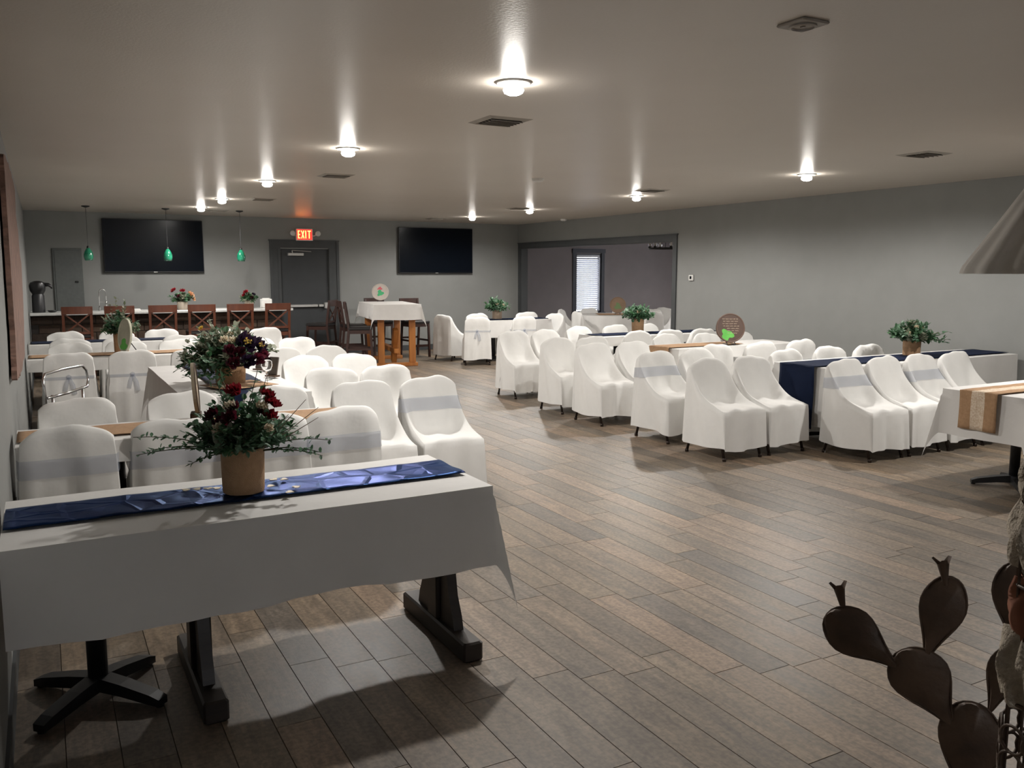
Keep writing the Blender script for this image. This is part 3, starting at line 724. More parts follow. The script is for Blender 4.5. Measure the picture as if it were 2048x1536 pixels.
def tablecloth(x0, x1, y0, y1, label, drops=(.3, .3, .3, .3), seed=0, zt=.745, m=None, cone=.28, amp=.012, flare=.04, group=None, rot=0.0):
    """drops: left (-X), right (+X), near (-Y), far (+Y)"""
    r = random.Random(seed); p = [r.uniform(0, 2 * PI) for _ in range(8)]
    cx, cy = (x0 + x1) / 2, (y0 + y1) / 2; a, b = (x1 - x0) / 2 + .006, (y1 - y0) / 2 + .006
    dl, dr, dn, df = drops
    ns = 9
    def axis(h, d0, d1, step):
        l = [-h - d0 * (1 - i / ns) for i in range(ns)] if d0 > 0 else []
        k = max(6, int(2 * h / step)); l += [-h + 2 * h * i / k for i in range(k + 1)]
        if d1 > 0: l += [h + d1 * (i + 1) / ns for i in range(ns)]
        return l
    X = axis(a, dl, dr, .09); Y = axis(b, dn, df, .09)
    V = []
    for y in Y:
        for x in X:
            ex = max(0, abs(x) - a); ey = max(0, abs(y) - b); sx = 1 if x > 0 else -1; sy = 1 if y > 0 else -1
            qx, qy = min(max(x, -a), a), min(max(y, -b), b); z = 0
            if ex > 0 and ey > 0:
                rr = math.hypot(ex, ey); th = math.atan2(ey, ex); s2 = math.sin(2 * th)
                o = cone * rr * s2 ** 1.5 * .75
                qx += sx * (o * .75 + flare * rr * math.cos(th)); qy += sy * (o * .75 + flare * rr * math.sin(th)); z = -rr * math.sqrt(max(.2, 1 - .45 * (cone * s2) ** 2)) * (1 + .17 * s2 ** 2)
            elif ex > 0:
                fade = smoothstep(0, .15, b - abs(y)); f = ex / max(.01, dr if sx > 0 else dl)
                qx += sx * (flare * ex + fade * f * (amp * math.sin(y * 13 + p[0]) + amp * .6 * math.sin(y * 29 + p[1]))); z = -ex
            elif ey > 0:
                fade = smoothstep(0, .15, a - abs(x)); f = ey / max(.01, df if sy > 0 else dn)
                qy += sy * (flare * ey + fade * f * (amp * math.sin(x * 11 + p[2]) + amp * .6 * math.sin(x * 25 + p[3]) + amp * .8 * math.sin(x * 4.3 + p[4]))); z = -ey + .006 * f * math.sin(x * 6 + p[5])
            else:
                z = .0015 * math.sin(x * 9 + p[6]) * math.sin(y * 8 + p[7])
            V.append((qx, qy, zt + z))
    nx = len(X); Fc = [(j * nx + i, j * nx + i + 1, j * nx + nx + i + 1, j * nx + nx + i) for j in range(len(Y) - 1) for i in range(nx - 1)]
    o = MB().add(V, Fc).build('tablecloth', m or M_CLOTH, None, True, 50); o.location = (cx, cy, 0); o.rotation_euler = (0, 0, rot)
    return tag(o, label, 'tablecloth', group)
def runner(name, axis, c, w, lo, hi, label, m, zt=.75, drop_lo=0.0, drop_hi=0.0, seed=0, wav=.0035, off=.022, group=None, cat='table runner', lace=False):
    """strip lying along an axis ('x' or 'y') centred on c across, from lo to hi, hanging over the ends"""
    r = random.Random(seed); p = [r.uniform(0, 6.28) for _ in range(6)]
    path = []
    if drop_lo > 0: path += [(lo - off, -drop_lo * (1 - i / 8)) for i in range(8)]
    k = max(8, int((hi - lo) / .04)); path += [(lo - (off if drop_lo > 0 and i == 0 else 0) + (hi - lo) * i / k, 0) for i in range(k + 1)]
    if drop_hi > 0: path += [(hi + off, -drop_hi * (i + 1) / 8) for i in range(8)]
    nw = 12; V = []
    for s, h in path:
        for j in range(nw + 1):
            u = -1 + 2 * j / nw
            q = c + u * w / 2 + .004 * math.sin(s * 9 + p[0]) * abs(u)
            z = zt + .004 + h + (0 if h < 0 else wav * (1 + math.sin(s * 23 + 3 * u + p[1]) * .6 + math.sin(s * 51 - 5 * u + p[2]) * .4) * (1 if abs(u) < .9 else .5))
            e = s + (.006 * math.sin(u * 5 + p[3] + h * 9) * (h < 0) * (1 if s > (lo + hi) / 2 else -1))
            V.append((e, q, z) if axis == 'x' else (q, e, z))
    Fc = [(i * (nw + 1) + j, i * (nw + 1) + j + 1, i * (nw + 1) + nw + 2 + j, i * (nw + 1) + nw + 1 + j) for i in range(len(path) - 1) for j in range(nw)]
    mi = [1 if (lace and 4 <= j < 8) else 0 for i in range(len(path) - 1) for j in range(nw)]
    mb = MB().add(V, Fc); mb.m = mi
    o = mb.build(name, [m, M_LACE] if lace else m, None, True)
    # set origin at its middle
    ctr = ((lo + hi) / 2, c, zt) if axis == 'x' else (c, (lo + hi) / 2, zt)
    me = o.data; me.transform(Matrix.Translation(-Vector(ctr))); o.location = ctr
    so = o.modifiers.new('thickness', 'SOLIDIFY'); so.thickness = .0015; so.offset = 1
    return tag(o, label, cat, group)

# front table pair with navy satin runner
pedestal_table(-.17, .40, 3.07, 3.74, 'black pedestal table under the near cloth beside the left wall', [(.10, 3.50)])
def trestle_table():
    t = thing('trestle_table', (.99, 3.41, 0), 0, 'dark trestle table under the near cloth with navy satin runner', 'table')
    MB().bbox(-.585, .59, -.335, .335, .70, .74, .008).build('tabletop', M_DKWOOD, t)
    for x in (-.53, .50):
        MB().bbox(x - .045, x + .045, -.345, .345, 0, .085, .008).build('foot_beam', M_DKWOOD, t)
        out = [(.20, .085), (.185, .14), (.145, .22), (.125, .32), (.135, .42), (.18, .52), (.20, .60), (.20, .66)]
        poly = [(y, z) for y, z in out] + [(-y, z) for y, z in reversed(out)]
        up = MB().prism(poly, lambda a, b, s, x=x: (x - .022 + .044 * s, a, b)).build('shaped_upright', M_DKWOOD, t)
        MB().bbox(x - .04, x + .04, -.05, .05, .085, .66, .006).build('upright_batten', M_DKWOOD, up)
        MB().bbox(x - .04, x + .04, -.29, .29, .66, .70, .006).build('bearer', M_DKWOOD, t)
    return t
trestle_table()
tablecloth(-.165, 1.575, 3.07, 3.74, 'long white cloth over the near tables beneath the navy satin runner', (0, .33, .33, .30), seed=3, cone=.24, amp=.014, flare=.05)
runner('satin_runner', 'x', 3.43, .29, -.165, 1.565, 'shiny navy satin runner with wooden hearts on the near table', M_NAVY, seed=2, wav=.003)

T_L = 'white cloth on the table '
# L1 burlap table
pedestal_table(-.16, 1.60, 4.88, 5.42, 'long table behind the satin-runner table, under a cloth with burlap runner', [(.32, 5.22), (1.28, 5.22)])
tablecloth(-.16, 1.60, 4.88, 5.42, 'white cloth with burlap runner on the table behind the near navy one', (0, .2, .12, .12), seed=11)
runner('burlap_runner', 'x', 5.15, .34, -.16, 1.62, 'tan burlap runner behind the first row of chair backs', M_BURLAP, seed=5, wav=.002, drop_hi=.05)
# L2 head table along the room
pedestal_table(.83, 1.70, 6.22, 8.55, 'table running along the room under the large floral centrepiece', [(1.21, 6.7), (1.21, 8.05)])
tablecloth(.83, 1.70, 6.22, 8.55, 'white cloth on the lengthwise table with the large floral centrepiece', (.34, .3, .28, .28), seed=12, amp=.006)
runner('navy_runner', 'y', 1.30, .40, 6.22, 8.57, 'navy runner beneath the large floral centrepiece and wine glass', M_NAVYM, seed=6, wav=.002, drop_lo=.12)
# L3 burlap table
pedestal_table(-.16, 1.72, 9.68, 10.36, 'table with the oval green plate sign, under a white cloth', [(.25, 10.0), (1.3, 10.0)])
tablecloth(-.16, 1.72, 9.68, 10.36, 'white cloth with burlap runner under the weathered plate sign', (0, .28, .12, .12), seed=13)
runner('burlap_runner', 'x', 10.02, .34, -.16, 1.73, 'tan burlap runner under the weathered green plate sign', M_BURLAP, seed=7, wav=.002)
# L4 navy table before the bar
pedestal_table(-.16, 1.72, 11.68, 12.32, 'table closest to the bar stools, under a white cloth', [(.25, 12.0), (1.3, 12.0)])
tablecloth(-.16, 1.72, 11.68, 12.32, 'white cloth with navy runner on the table closest to the bar', (0, .28, .12, .12), seed=14)
runner('navy_runner', 'x', 12.0, .36, -.16, 1.73, 'navy runner on the table closest to the bar', M_NAVYM, seed=8, wav=.002)
# R1
pedestal_table(6.24, 9.12, 5.44, 6.08, 'long table by the right wall under the hanging navy runner', [(6.75, 5.76), (8.5, 5.76)])
tablecloth(6.24, 9.12, 5.44, 6.08, 'white cloth under the navy runner by the right wall', (.55, 0, .48, .12), seed=15, amp=.008)
runner('navy_runner', 'x', 5.74, .42, 6.235, 9.12, 'navy runner hanging down the aisle end of the right table', M_NAVYM, seed=9, wav=.002, drop_lo=.58, off=.062)
# R2
pedestal_table(6.30, 8.20, 7.60, 8.22, 'table with the dark lettered plate, under a white cloth', [(6.75, 7.9), (7.75, 7.9)])
tablecloth(6.30, 8.20, 7.60, 8.22, 'white cloth under the dark lettered plate by the right wall', (.4, .2, .12, .12), seed=16)
runner('burlap_runner', 'x', 7.91, .36, 6.295, 7.40, 'tan burlap runner under the dark lettered plate', M_BURLAP, seed=10, wav=.002, drop_lo=.10, off=.035)
# R3
pedestal_table(6.60, 8.70, 9.50, 10.12, 'table next to the wide opening corner, under a white cloth', [(7.0, 9.8), (8.2, 9.8)])
tablecloth(6.60, 8.70, 9.50, 10.12, 'white cloth with navy runner just before the wide opening', (.3, .2, .12, .12), seed=17)
runner('navy_runner', 'x', 9.82, .36, 6.60, 8.70, 'navy runner on the table just before the wide opening', M_NAVYM, seed=11, wav=.002)
# R4 near right with hanging burlap
pedestal_table(5.95, 7.45, 3.46, 4.08, 'black pedestal table under the hanging burlap and lace runner', [(6.40, 3.77), (7.1, 3.77)])
tablecloth(5.95, 7.45, 3.46, 4.08, 'white cloth with long pointed corners under the lace-striped burlap runner', (.34, .3, .34, .34), seed=18, cone=.26, amp=.012, flare=.05)
runner('burlap_runner', 'x', 3.78, .29, 5.945, 7.46, 'burlap runner with lace stripe hanging over the table end', M_BURLAP, seed=12, wav=.002, drop_lo=.28, off=.04, lace=True)
# far table near the television
pedestal_table(6.85, 8.25, 13.62, 14.22, 'table under the television by the wide opening, under a white cloth', [(7.2, 13.92), (7.9, 13.92)])
tablecloth(6.85, 8.25, 13.62, 14.22, 'white cloth on the table below the television by the opening', (.3, .3, .3, .25), seed=19)
runner('navy_runner', 'x', 13.94, .36, 6.85, 8.27, 'navy runner on the table below the television by the opening', M_NAVYM, seed=13, wav=.002, drop_hi=.28, off=.045)

# ------------------------------------------------------------------ chairs
WC = 'white covered chair '
def nth(i): return ordn[i]
# near row, backs to the satin-runner table
for i, (x, y) in enumerate([(.07, 4.87), (.585, 4.87), (1.07, 4.82), (1.50, 4.82)]):
    chair(x, y, PI, WC + 'backed onto the satin-runner table, %s from the left wall' % nth(i), 'chairs between the satin-runner and burlap tables', sash=True, var=(0, 2, 1, 4)[i])
for i, (x, y) in enumerate([(.15, 5.93), (.77, 5.94), (1.37, 5.92)]):
    chair(x, y, 0, WC + 'on bar side of near burlap table, %s from left wall' % nth(i), 'chairs on the bar side of the near burlap table')
# aisle column beside the left tables
for i, (y, xa, xb) in enumerate([(5.93, 1.99, 2.51), (6.87, 2.05, 2.52), (7.95, 2.13, 2.60), (8.93, 2.12, 2.62), (10.3, 2.18, 2.66), (12.3, 2.23, 2.74)]):
    for x, d in ((xa, 'inner seat'), (xb, 'aisle seat')):
        chair(x, y, 0, WC + 'beside the left tables, %s row of aisle pairs, %s' % (nth(i), d), 'aisle chairs beside the left tables', sash=(i == 0 and x == xb))
for i, (x, y) in enumerate([(.19, 9.38), (.76, 9.36), (1.33, 9.25)]):
    chair(x, y, PI, WC + 'with tied sash before the oval-plate table, %s from left wall' % nth(i), 'chairs with knotted sashes before the oval plate', cinch=True)
for i, (x, y) in enumerate([(.24, 10.64), (.81, 10.70), (1.37, 10.66)]):
    chair(x, y, 0, WC + 'on bar side of oval-plate table, %s from left wall' % nth(i), 'chairs on the bar side of the oval-plate table')
for i, (x, y) in enumerate([(.26, 11.36), (.82, 11.40), (1.50, 11.38)]):
    chair(x, y, PI, WC + 'on front side of the last left table, %s from left wall' % nth(i), 'chairs on the front side of the table closest to the bar')
for i, (x, y) in enumerate([(.24, 12.68), (.85, 12.62), (1.42, 12.70)]):
    chair(x, y, 0, WC + 'between bar stools and last left table, %s from wall' % nth(i), 'chairs between the bar stools and the last left table')
# aisle column beside the right tables
for i, (y, xa, xb) in enumerate([(5.95, 5.27, 5.79), (6.78, 5.32, 5.85), (7.86, 5.30, 5.84), (8.70, 5.36, 5.86), (10.0, 5.47, 5.97)]):
    for x, d in ((xa, 'aisle seat'), (xb, 'inner seat')):
        chair(x, y, 0, WC + 'beside the right tables, %s row of aisle pairs, %s' % (nth(i), d), 'aisle chairs beside the right tables', sash=(i == 1 and x == xa))
for i, (x, y) in enumerate([(6.33, 5.33), (6.84, 5.33), (7.35, 5.32), (7.88, 5.32)]):
    chair(x, y, 0, WC + 'turned away from hanging navy runner table, %s from aisle' % nth(i), 'chairs in front of the hanging navy runner table', sash=(i in (0, 2)))
for i, (x, y) in enumerate([(6.60, 6.30), (7.28, 6.34), (7.86, 6.32)]):
    chair(x, y, 0, WC + 'behind the hanging navy runner table, %s from the aisle' % nth(i), 'chairs behind the hanging navy runner table')
for i, (x, y) in enumerate([(6.42, 7.12), (7.08, 7.12), (7.74, 7.15)]):
    chair(x, y, PI, WC + 'on front side of lettered plate table, %s from aisle' % nth(i), 'chairs on the front side of the lettered plate table', cinch=(i == 2))
for i, (x, y) in enumerate([(6.90, 8.58), (7.45, 8.46), (7.98, 8.42)]):
    chair(x, y, 0, WC + 'on far side of lettered plate table, %s from aisle' % nth(i), 'chairs on the far side of the lettered plate table')
for i, (x, y) in enumerate([(6.92, 9.20), (7.50, 9.24), (8.05, 9.20)]):
    chair(x, y, PI, WC + 'on front side of table before the opening, %s from aisle' % nth(i), 'chairs on the front side of the table before the opening')
for i, (x, y) in enumerate([(6.74, 10.36), (7.45, 10.46), (8.00, 10.44)]):
    chair(x, y, 0, WC + 'on far side of table before the opening, %s from aisle' % nth(i), 'chairs on the far side of the table before the opening')
# chairs around the far table under the television
for x, y, rz, d, c in [(6.60, 13.35, PI - .35, 'turned with its back to the aisle, with sash', True), (6.42, 14.40, PI / 2 + .35, 'at the end nearest the tall pine table', False), (7.18, 14.55, 0, 'against the wall below the screen', False),
                    (7.46, 13.22, PI - .1, 'with its back to the right aisle rows', True), (8.30, 14.62, -.2, 'beside the corner of the opening', False), (8.52, 13.9, -1.2, 'turned sideways before the opening', False)]:
    chair(x, y, rz, WC + 'by the television table, ' + d, 'chairs around the table below the television', cinch=c)

# ------------------------------------------------------------------ neighbouring room
def round_table(cx, cy, r):
    t = thing('round_table', (cx, cy, 0), 0, 'round table in the neighbouring room under a white cloth', 'table')
    MB().lathe([(r - .01, .705), (r, .71), (r, .735), (r - .01, .74)], 40).build('tabletop', M_TOPWOOD, t)
    MB().lathe([(.05, .03), (.05, .705)], 16).build('pedestal_column', M_IRON, t, True); link('cross_foot', PED[1], t)
    V = []; n = 64; rows = [(.0, .746), (.4 * r, .746), (.85 * r, .746), (r + .006, .745), (r + .02, .69), (r + .03, .60), (r + .045, .50), (r + .055, .42)]
    for i, (q, z) in enumerate(rows):
        for k in range(n):
            a = 2 * PI * k / n; w = .03 * max(0, i - 3) / 4 * math.sin(a * 14)
            V.append(((q + w) * math.cos(a), (q + w) * math.sin(a), z))
    o = MB().add(V, [(i * n + k, i * n + (k + 1) % n, i * n + n + (k + 1) % n, i * n + n + k) for i in range(len(rows) - 1) for k in range(n)]).build('tablecloth', M_CLOTH, None, True, 60)
    o.location = (cx, cy, 0); tag(o, 'round white cloth on the table in the neighbouring room', 'tablecloth')
    V = [(-.5, -.5), (.5, -.5), (.5, .5), (-.5, .5)]
    o = MB().lathe([(.0, .752), (.3, .753), (.5, .752)], 4).build('burlap_overlay', M_BURLAP, None); o.location = (cx, cy, 0); o.rotation_euler = (0, 0, .3)
    tag(o, 'square tan burlap overlay on the round table', 'table overlay')
round_table(10.3, 14.5, .72)
for x, y, rz, d in [(9.55, 15.35, .75, 'with its back to the window wall corner'), (9.30, 14.35, 1.45, 'nearest the wide opening'), (10.35, 15.52, 0, 'in front of the bright window'), (11.05, 15.25, -.75, 'right of the bright window'), (11.32, 14.5, -1.5, 'opposite the opening'), (10.55, 13.5, PI, 'with its back to the hall')]:
    chair(x, y, rz, WC + 'at the round table, ' + d, 'chairs at the round table')
chair(11.95, 14.95, -1.2, WC + 'standing apart below the black chandelier', 'chairs at the round table')
def chandelier():
    t = thing('ring_chandelier', (11.55, 14.45, HC), 0, 'black ring chandelier with clear glass shades in the neighbouring room', 'chandelier')
    z = -.53
    MB().lathe([(.06, 0), (.06, -.02), (.02, -.035)], 18).build('ceiling_canopy', M_IRON, t, True, 40)
    MB().tube([(0, 0, -.03), (0, 0, z)], .007, 8).build('stem', M_IRON, t)
    ring = [(.33 * math.cos(a), .33 * math.sin(a), z) for a in np.linspace(0, 2 * PI, 40, endpoint=False)]
    MB().tube(ring, .016, 8, closed=True).build('ring', M_IRON, t, True)
    MB().tube([(-.33, 0, z), (.33, 0, z)], .009, 6).tube([(0, -.33, z), (0, .33, z)], .009, 6).build('cross_bar', M_IRON, t)
    cm = MB().lathe([(.03, 0), (.034, .02), (.02, .035)], 14).mesh('lamp_cup', M_IRON, True)
    gm = MB().lathe([(.028, .03), (.042, .06), (.042, .16), (.040, .16), (.040, .062), (.026, .034)], 20, capb=False, capt=False).mesh('glass_shade', M_GLASS, True)
    bm = MB().lathe([(.008, .03), (.016, .06), (.018, .085), (.008, .11)], 12).mesh('candle_bulb', M_WHITEP, True)
    for k in range(6):
        a = k * PI / 3 + .2; p = (.33 * math.cos(a), .33 * math.sin(a), z + .012)
        c = link('lamp_cup', cm, t, p); link('glass_shade', gm, c); link('candle_bulb', bm, c)
chandelier()

# ------------------------------------------------------------------ flowers
def leafq(mb, p, d, nrm, ln, wd, bend=.15):
    d = d.normalized(); s = d.cross(nrm)
    if s.length < 1e-4: s = d.orthogonal()
    s.normalize(); n = s.cross(d)
    q = [p, p + d * ln * .35 + s * wd * .5 + n * bend * ln * .3, p + d * ln * .75 + s * wd * .38 + n * bend * ln * .2, p + d * ln - n * bend * ln * .5, p + d * ln * .75 - s * wd * .38 + n * bend * ln * .2, p + d * ln * .35 - s * wd * .5 + n * bend * ln * .3]
    mb.add(q, [(0, 1, 2, 3), (0, 3, 4, 5)])
def rose(rng, r, mats, petals=16, centre=None):
    mb = MB()
    for k in range(petals):
        f = k / petals; a = k * 2.4; tilt = lerp(.15, 1.25, f); rad = r * (.25 + .6 * f)
        d = Vector((math.cos(a) * math.sin(tilt), math.sin(a) * math.sin(tilt), math.cos(tilt)))
        b = Vector((math.cos(a), math.sin(a), 0)) * rad * .25
        leafq(mb, b, d, Vector((-math.cos(a), -math.sin(a), .4)), r * (.7 + .35 * f), r * .75, -.5)
    return mb
def arrangement(name, loc, label, pot_r, pot_h, spread, height, seed, leaves, stems=40, flowers=(), sprigs=(), squash=1.0, rz=0, group=None, pot_mat=None, leaf_len=.035, droop=.25, cat='flower arrangement', lean=(0, 0)):
    rng = random.Random(seed)
    t = thing(name, loc, rz, label, cat, group)
    pm = pot_mat or M_BURLAP
    MB().lathe([(pot_r * .93, 0), (pot_r * .96, .01), (pot_r, pot_h), (pot_r * .94, pot_h), (pot_r * .9, pot_h - .02), (.0, pot_h - .02)], 28, capt=False, wob=lambda a, i: .015 * math.sin(7 * a + i)).build('burlap_pot' if pm is M_BURLAP else 'pot', pm, t, True, 40)
    sm = MB(); lm = [MB() for _ in leaves]
    def stem(d, ln, li, lf, dense=9, r0=.0022, dr=droop):
        p = Vector((d.x * pot_r * .6, d.y * pot_r * .6, pot_h - .02)); pts = [p.copy()]; dd = d.copy()
        for k in range(6):
            p = p + dd * ln / 6; dd = (dd + Vector((0, 0, -dr * .16)) + Vector((rng.uniform(-.08, .08), rng.uniform(-.08, .08), rng.uniform(-.05, .05)))).normalized(); pts.append(p.copy())
        sm.tube(pts, [r0 * (1 - .1 * k) for k in range(7)], 4, cap=False)
        for k in range(dense):
            f = rng.uniform(.25, 1.0); i = min(5, int(f * 6)); q = pts[i].lerp(pts[i + 1], f * 6 - i)
            ax = (pts[i + 1] - pts[i]).normalized(); o = Vector((rng.uniform(-1, 1), rng.uniform(-1, 1), rng.uniform(-.6, 1))).normalized()
            leafq(lm[li], q, (ax * .5 + o).normalized(), Vector((0, 0, 1)), lf * rng.uniform(.7, 1.2), lf * rng.uniform(.5, .8))
        return pts
    for k in range(stems):
        a = rng.uniform(0, 2 * PI); el = rng.random() ** .75
        th = el * 1.35
        d = Vector((math.sin(th) * math.cos(a) + lean[0], math.sin(th) * math.sin(a) * squash + lean[1], math.cos(th) + .12)).normalized()
        ln = lerp(height, spread, math.sin(th)) * rng.uniform(.62, 1.0)
        stem(d, ln, rng.randrange(len(leaves)), leaf_len, 18)
    for (dx, dy, dz, ln, li, kind) in sprigs:
        pts = stem(Vector((dx, dy, dz)).normalized(), ln, li, leaf_len * (.7 if kind == 'trail' else .9), 30 if kind == 'trail' else (3 if kind == 'twig' else 14), .003, .55 if kind == 'trail' else .05)
    so = sm.build('stems', M_STEM, t)
    for mb, m in zip(lm, leaves):
        if mb.v: o = mb.build('foliage', m, t); o['kind'] = 'stuff'
    for (dx, dy, dz, r, m, kind) in flowers:
        mb = rose(rng, r, m, 20 if kind == 'daisy' else 18)
        d = Vector((dx, dy, dz)); o = mb.build('flower', m, t)
        o.location = (dx, dy, pot_h + dz)
        dirv = Vector((dx, dy, max(.02, dz))).normalized(); o.rotation_mode = 'QUATERNION'; o.rotation_quaternion = Vector((0, 0, 1)).rotation_difference(dirv)
        if kind == 'daisy':
            c = MB()
            for k in range(9):
                a = k * 2.4; q = r * .07 * math.sqrt(k) * 1.6
                c.lathe([(r * .09, 0), (r * .1, r * .1), (r * .03, r * .2)], 6, c=(q * math.cos(a), q * math.sin(a), r * .45))
            c.build('flower_centre', M_YEL, o)
    return t
rg = random.Random(77)
# near arrangement on the satin runner
fl = []
for dx, dy, dz, r, m in [(-.035, -.03, .215, .030, M_RED), (-.02, .02, .19, .026, M_RED), (.085, -.02, .19, .028, M_RED), (.095, -.035, .16, .030, M_RED), (.12, .0, .15, .024, M_RED), (.08, -.05, .12, .03, M_RED), (-.085, -.04, .10, .034, M_WINE), (-.06, -.06, .125, .03, M_WINE), (-.11, -.03, .135, .028, M_WINE), (-.045, -.05, .16, .024, M_WINE), (.06, -.04, .13, .022, M_WINE), (-.055, -.05, .165, .022, M_CREAM), (.055, -.05, .155, .022, M_CREAM), (-.10, -.06, .095, .020, M_CREAM), (.06, -.10, .09, .018, M_CREAM)]:
    fl.append((dx * 1.05, dy * 1.5 - .03, dz * 1.08, r * 1.2, m, 'rose'))
near_arr = arrangement('flower_arrangement', (.652, 3.40,   .764), 'tall red and green flower arrangement in burlap pot on navy satin', .083, .175, .195, .285, 31, [M_LEAFE, M_LEAFD, M_LEAFE, M_LEAFD], stems=135, flowers=fl,
            sprigs=[(-.95, .25, .42, .36, 0, 'trail'), (-.95, .1, .28, .34, 0, 'trail'), (-.9, .35, .3, .30, 1, 'trail'), (-.75, -.5, .25, .24, 1, 'trail'), (.9, -.3, .35, .30, 0, 'trail'), (.85, -.45, .15, .27, 0, 'trail'), (.9, -.45, .22, .26, 0, 'trail'), (-.3, 0, 1, .31, 0, 'spike'), (.12, 0, 1, .33, 1, 'spike'), (.3, .1, 1, .3, 1, 'spike'), (-.2, .15, 1, .3, 1, 'spike'), (-.1, .0, 1, .33, 1, 'spike')], leaf_len=.031, lean=(0, -.06))
tw = MB()
for e in ((.23, -.10, .20), (.27, -.13, .17), (.26, -.16, .135), (.17, -.06, .14)):
    tw.tube([(.04, -.02, .16), (e[0] * .6, e[1] * .6, .16 + e[2] * .45), (e[0], e[1], .16 + e[2])], [.003, .0022, .001], 5)
tw.build('dry_twigs', M_TWIG, near_arr)
for k, (x, z) in enumerate([(-.065, .14), (.0, .03), (.03, .05), (-.12, .04)]):
    mb = MB().tube([(x * .6, -.05, .17), (x * .9, -.07, .20 + z * .6), (x, -.075, .22 + z)], [.009, .011, .004], 6); mb.build('sage_spike', M_LEAFS, near_arr, True)
# large arrangement on the lengthwise table
fl = []
for dx, dy, dz, r, m, k in [(.13, -.10, .16, .085, M_PLUM, 'daisy'), (.24, -.06, .13, .075, M_PLUM, 'daisy'), (.06, -.13, .10, .06, M_WINE, 'rose'), (.0, -.13, .13, .045, M_WINE, 'rose'), (.12, -.17, .05, .06, M_PLUM, 'rose'), (.20, -.16, .06, .055, M_WINE, 'rose'), (.27, -.10, .08, .045, M_WINE, 'rose'), (-.03, -.12, .20, .035, M_CREAM, 'rose'), (.04, -.10, .19, .035, M_CREAM, 'rose'), (-.18, -.05, .28, .02, M_YEL, 'rose'), (.02, -.15, .04, .05, M_WINE, 'rose'), (.05, 0, .22, .035, M_CREAM, 'rose')]:
    fl.append((dx * .95 - .05, dy * 1.6 - .06, dz * 1.05 + .01, r * 1.1, m, k))
arrangement('flower_arrangement', (1.25, 6.86, .764), 'large dark flower and sage centrepiece on the lengthwise navy-runner table', .115, .13, .34, .33, 41, [M_LEAFS, M_LEAFD, M_LEAFS, M_LEAFE], stems=150, flowers=fl, sprigs=[(-.7, -.6, -.1, .34, 1, 'spike'), (-.5, -.8, -.1, .3, 1, 'spike'), (-.9, -.4, -.05, .36, 1, 'spike'), (-.3, -.9, -.15, .26, 1, 'spike'), (-.8, -.2, .4, .36, 0, 'spike'), (-.9, -.3, .1, .36, 1, 'spike'), (-.8, -.5, .2, .34, 1, 'spike'), (-.5, 0, .9, .4, 0, 'spike'), (-.2, 0, 1, .42, 0, 'spike')], leaf_len=.055, lean=(-.34, .05))
t = thing('burlap_square', (1.28, 6.70, .7615), .35, 'square of burlap under the large dark flower centrepiece', 'placemat')
MB().bbox(-.22, .22, -.20, .20, 0, .003, .001).build('burlap_sheet', M_BURLAP, t)
# other arrangements
arrangement('potted_greenery', (.72, 10.12, .762), 'pale sage arrangement behind the weathered oval plate sign', .075, .20, .20, .30, 51, [M_LEAFS, M_LEAFE, M_LEAFD], stems=60, leaf_len=.05, sprigs=[(.15, 0, 1, .38, 0, 'spike'), (-.1, 0, 1, .4, 0, 'spike'), (-.25, 0, 1, .34, 0, 'spike')], flowers=[(.06, -.08, .13, .03, M_CREAM, 'rose'), (-.05, -.1, .1, .03, M_CREAM, 'rose')])
arrangement('potted_greenery', (7.88, 5.80, .762), 'wide trailing eucalyptus in burlap pot by the right wall', .088, .15, .27, .22, 61, [M_LEAFE, M_LEAFD, M_LEAFE, M_LEAFS], stems=64, leaf_len=.055, flowers=[(-.05, -.08, .14, .03, M_CREAM, 'rose'), (.04, -.08, .12, .028, M_PEACH, 'rose'), (-.12, -.05, .08, .028, M_CREAM, 'rose')], sprigs=[(.9, -.4, .2, .36, 0, 'trail'), (.9, -.3, .3, .38, 0, 'spike'), (.95, -.35, .15, .36, 1, 'spike')])
arrangement('potted_greenery', (7.46, 9.92, .762), 'leafy greenery in burlap pot on the table before the opening', .088, .19, .26, .20, 71, [M_LEAFE, M_LEAFD], stems=52, leaf_len=.06, flowers=[(-.06, -.1, .1, .035, M_CREAM, 'rose'), (.07, -.1, .09, .035, M_CREAM, 'rose')])
arrangement('potted_greenery', (7.30, 13.95, .762), 'bushy greenery in a pale pot below the television', .09, .17, .24, .24, 81, [M_LEAFE, M_LEAFD, M_LEAFE], stems=50, leaf_len=.06, pot_mat=mat('pale_pot', (.38, .29, .21), (.30, .22, .16), scale=12, rough=.8), flowers=[(-.06, -.12, .1, .03, M_CREAM, 'rose'), (.05, -.14, .08, .03, M_CREAM, 'rose')])
M_VASE = mat('vase_cream', (.50, .43, .35), (.42, .35, .28), scale=10, rough=.6)
arrangement('flower_vase', (2.02, 15.0, BZ), 'red and peach flowers in a cream vase on the middle of the bar', .085, .13, .19, .17, 91, [M_LEAFS, M_LEAFD], stems=34, leaf_len=.055, pot_mat=M_VASE, flowers=[(-.13, -.06, .18, .055, M_RED, 'rose'), (.0, -.08, .17, .05, M_RED, 'rose'), (.12, -.08, .11, .065, M_PEACH, 'rose'), (.15, -.05, .05, .06, M_PEACH, 'rose'), (-.06, -.1, .09, .04, M_WINE, 'rose')])
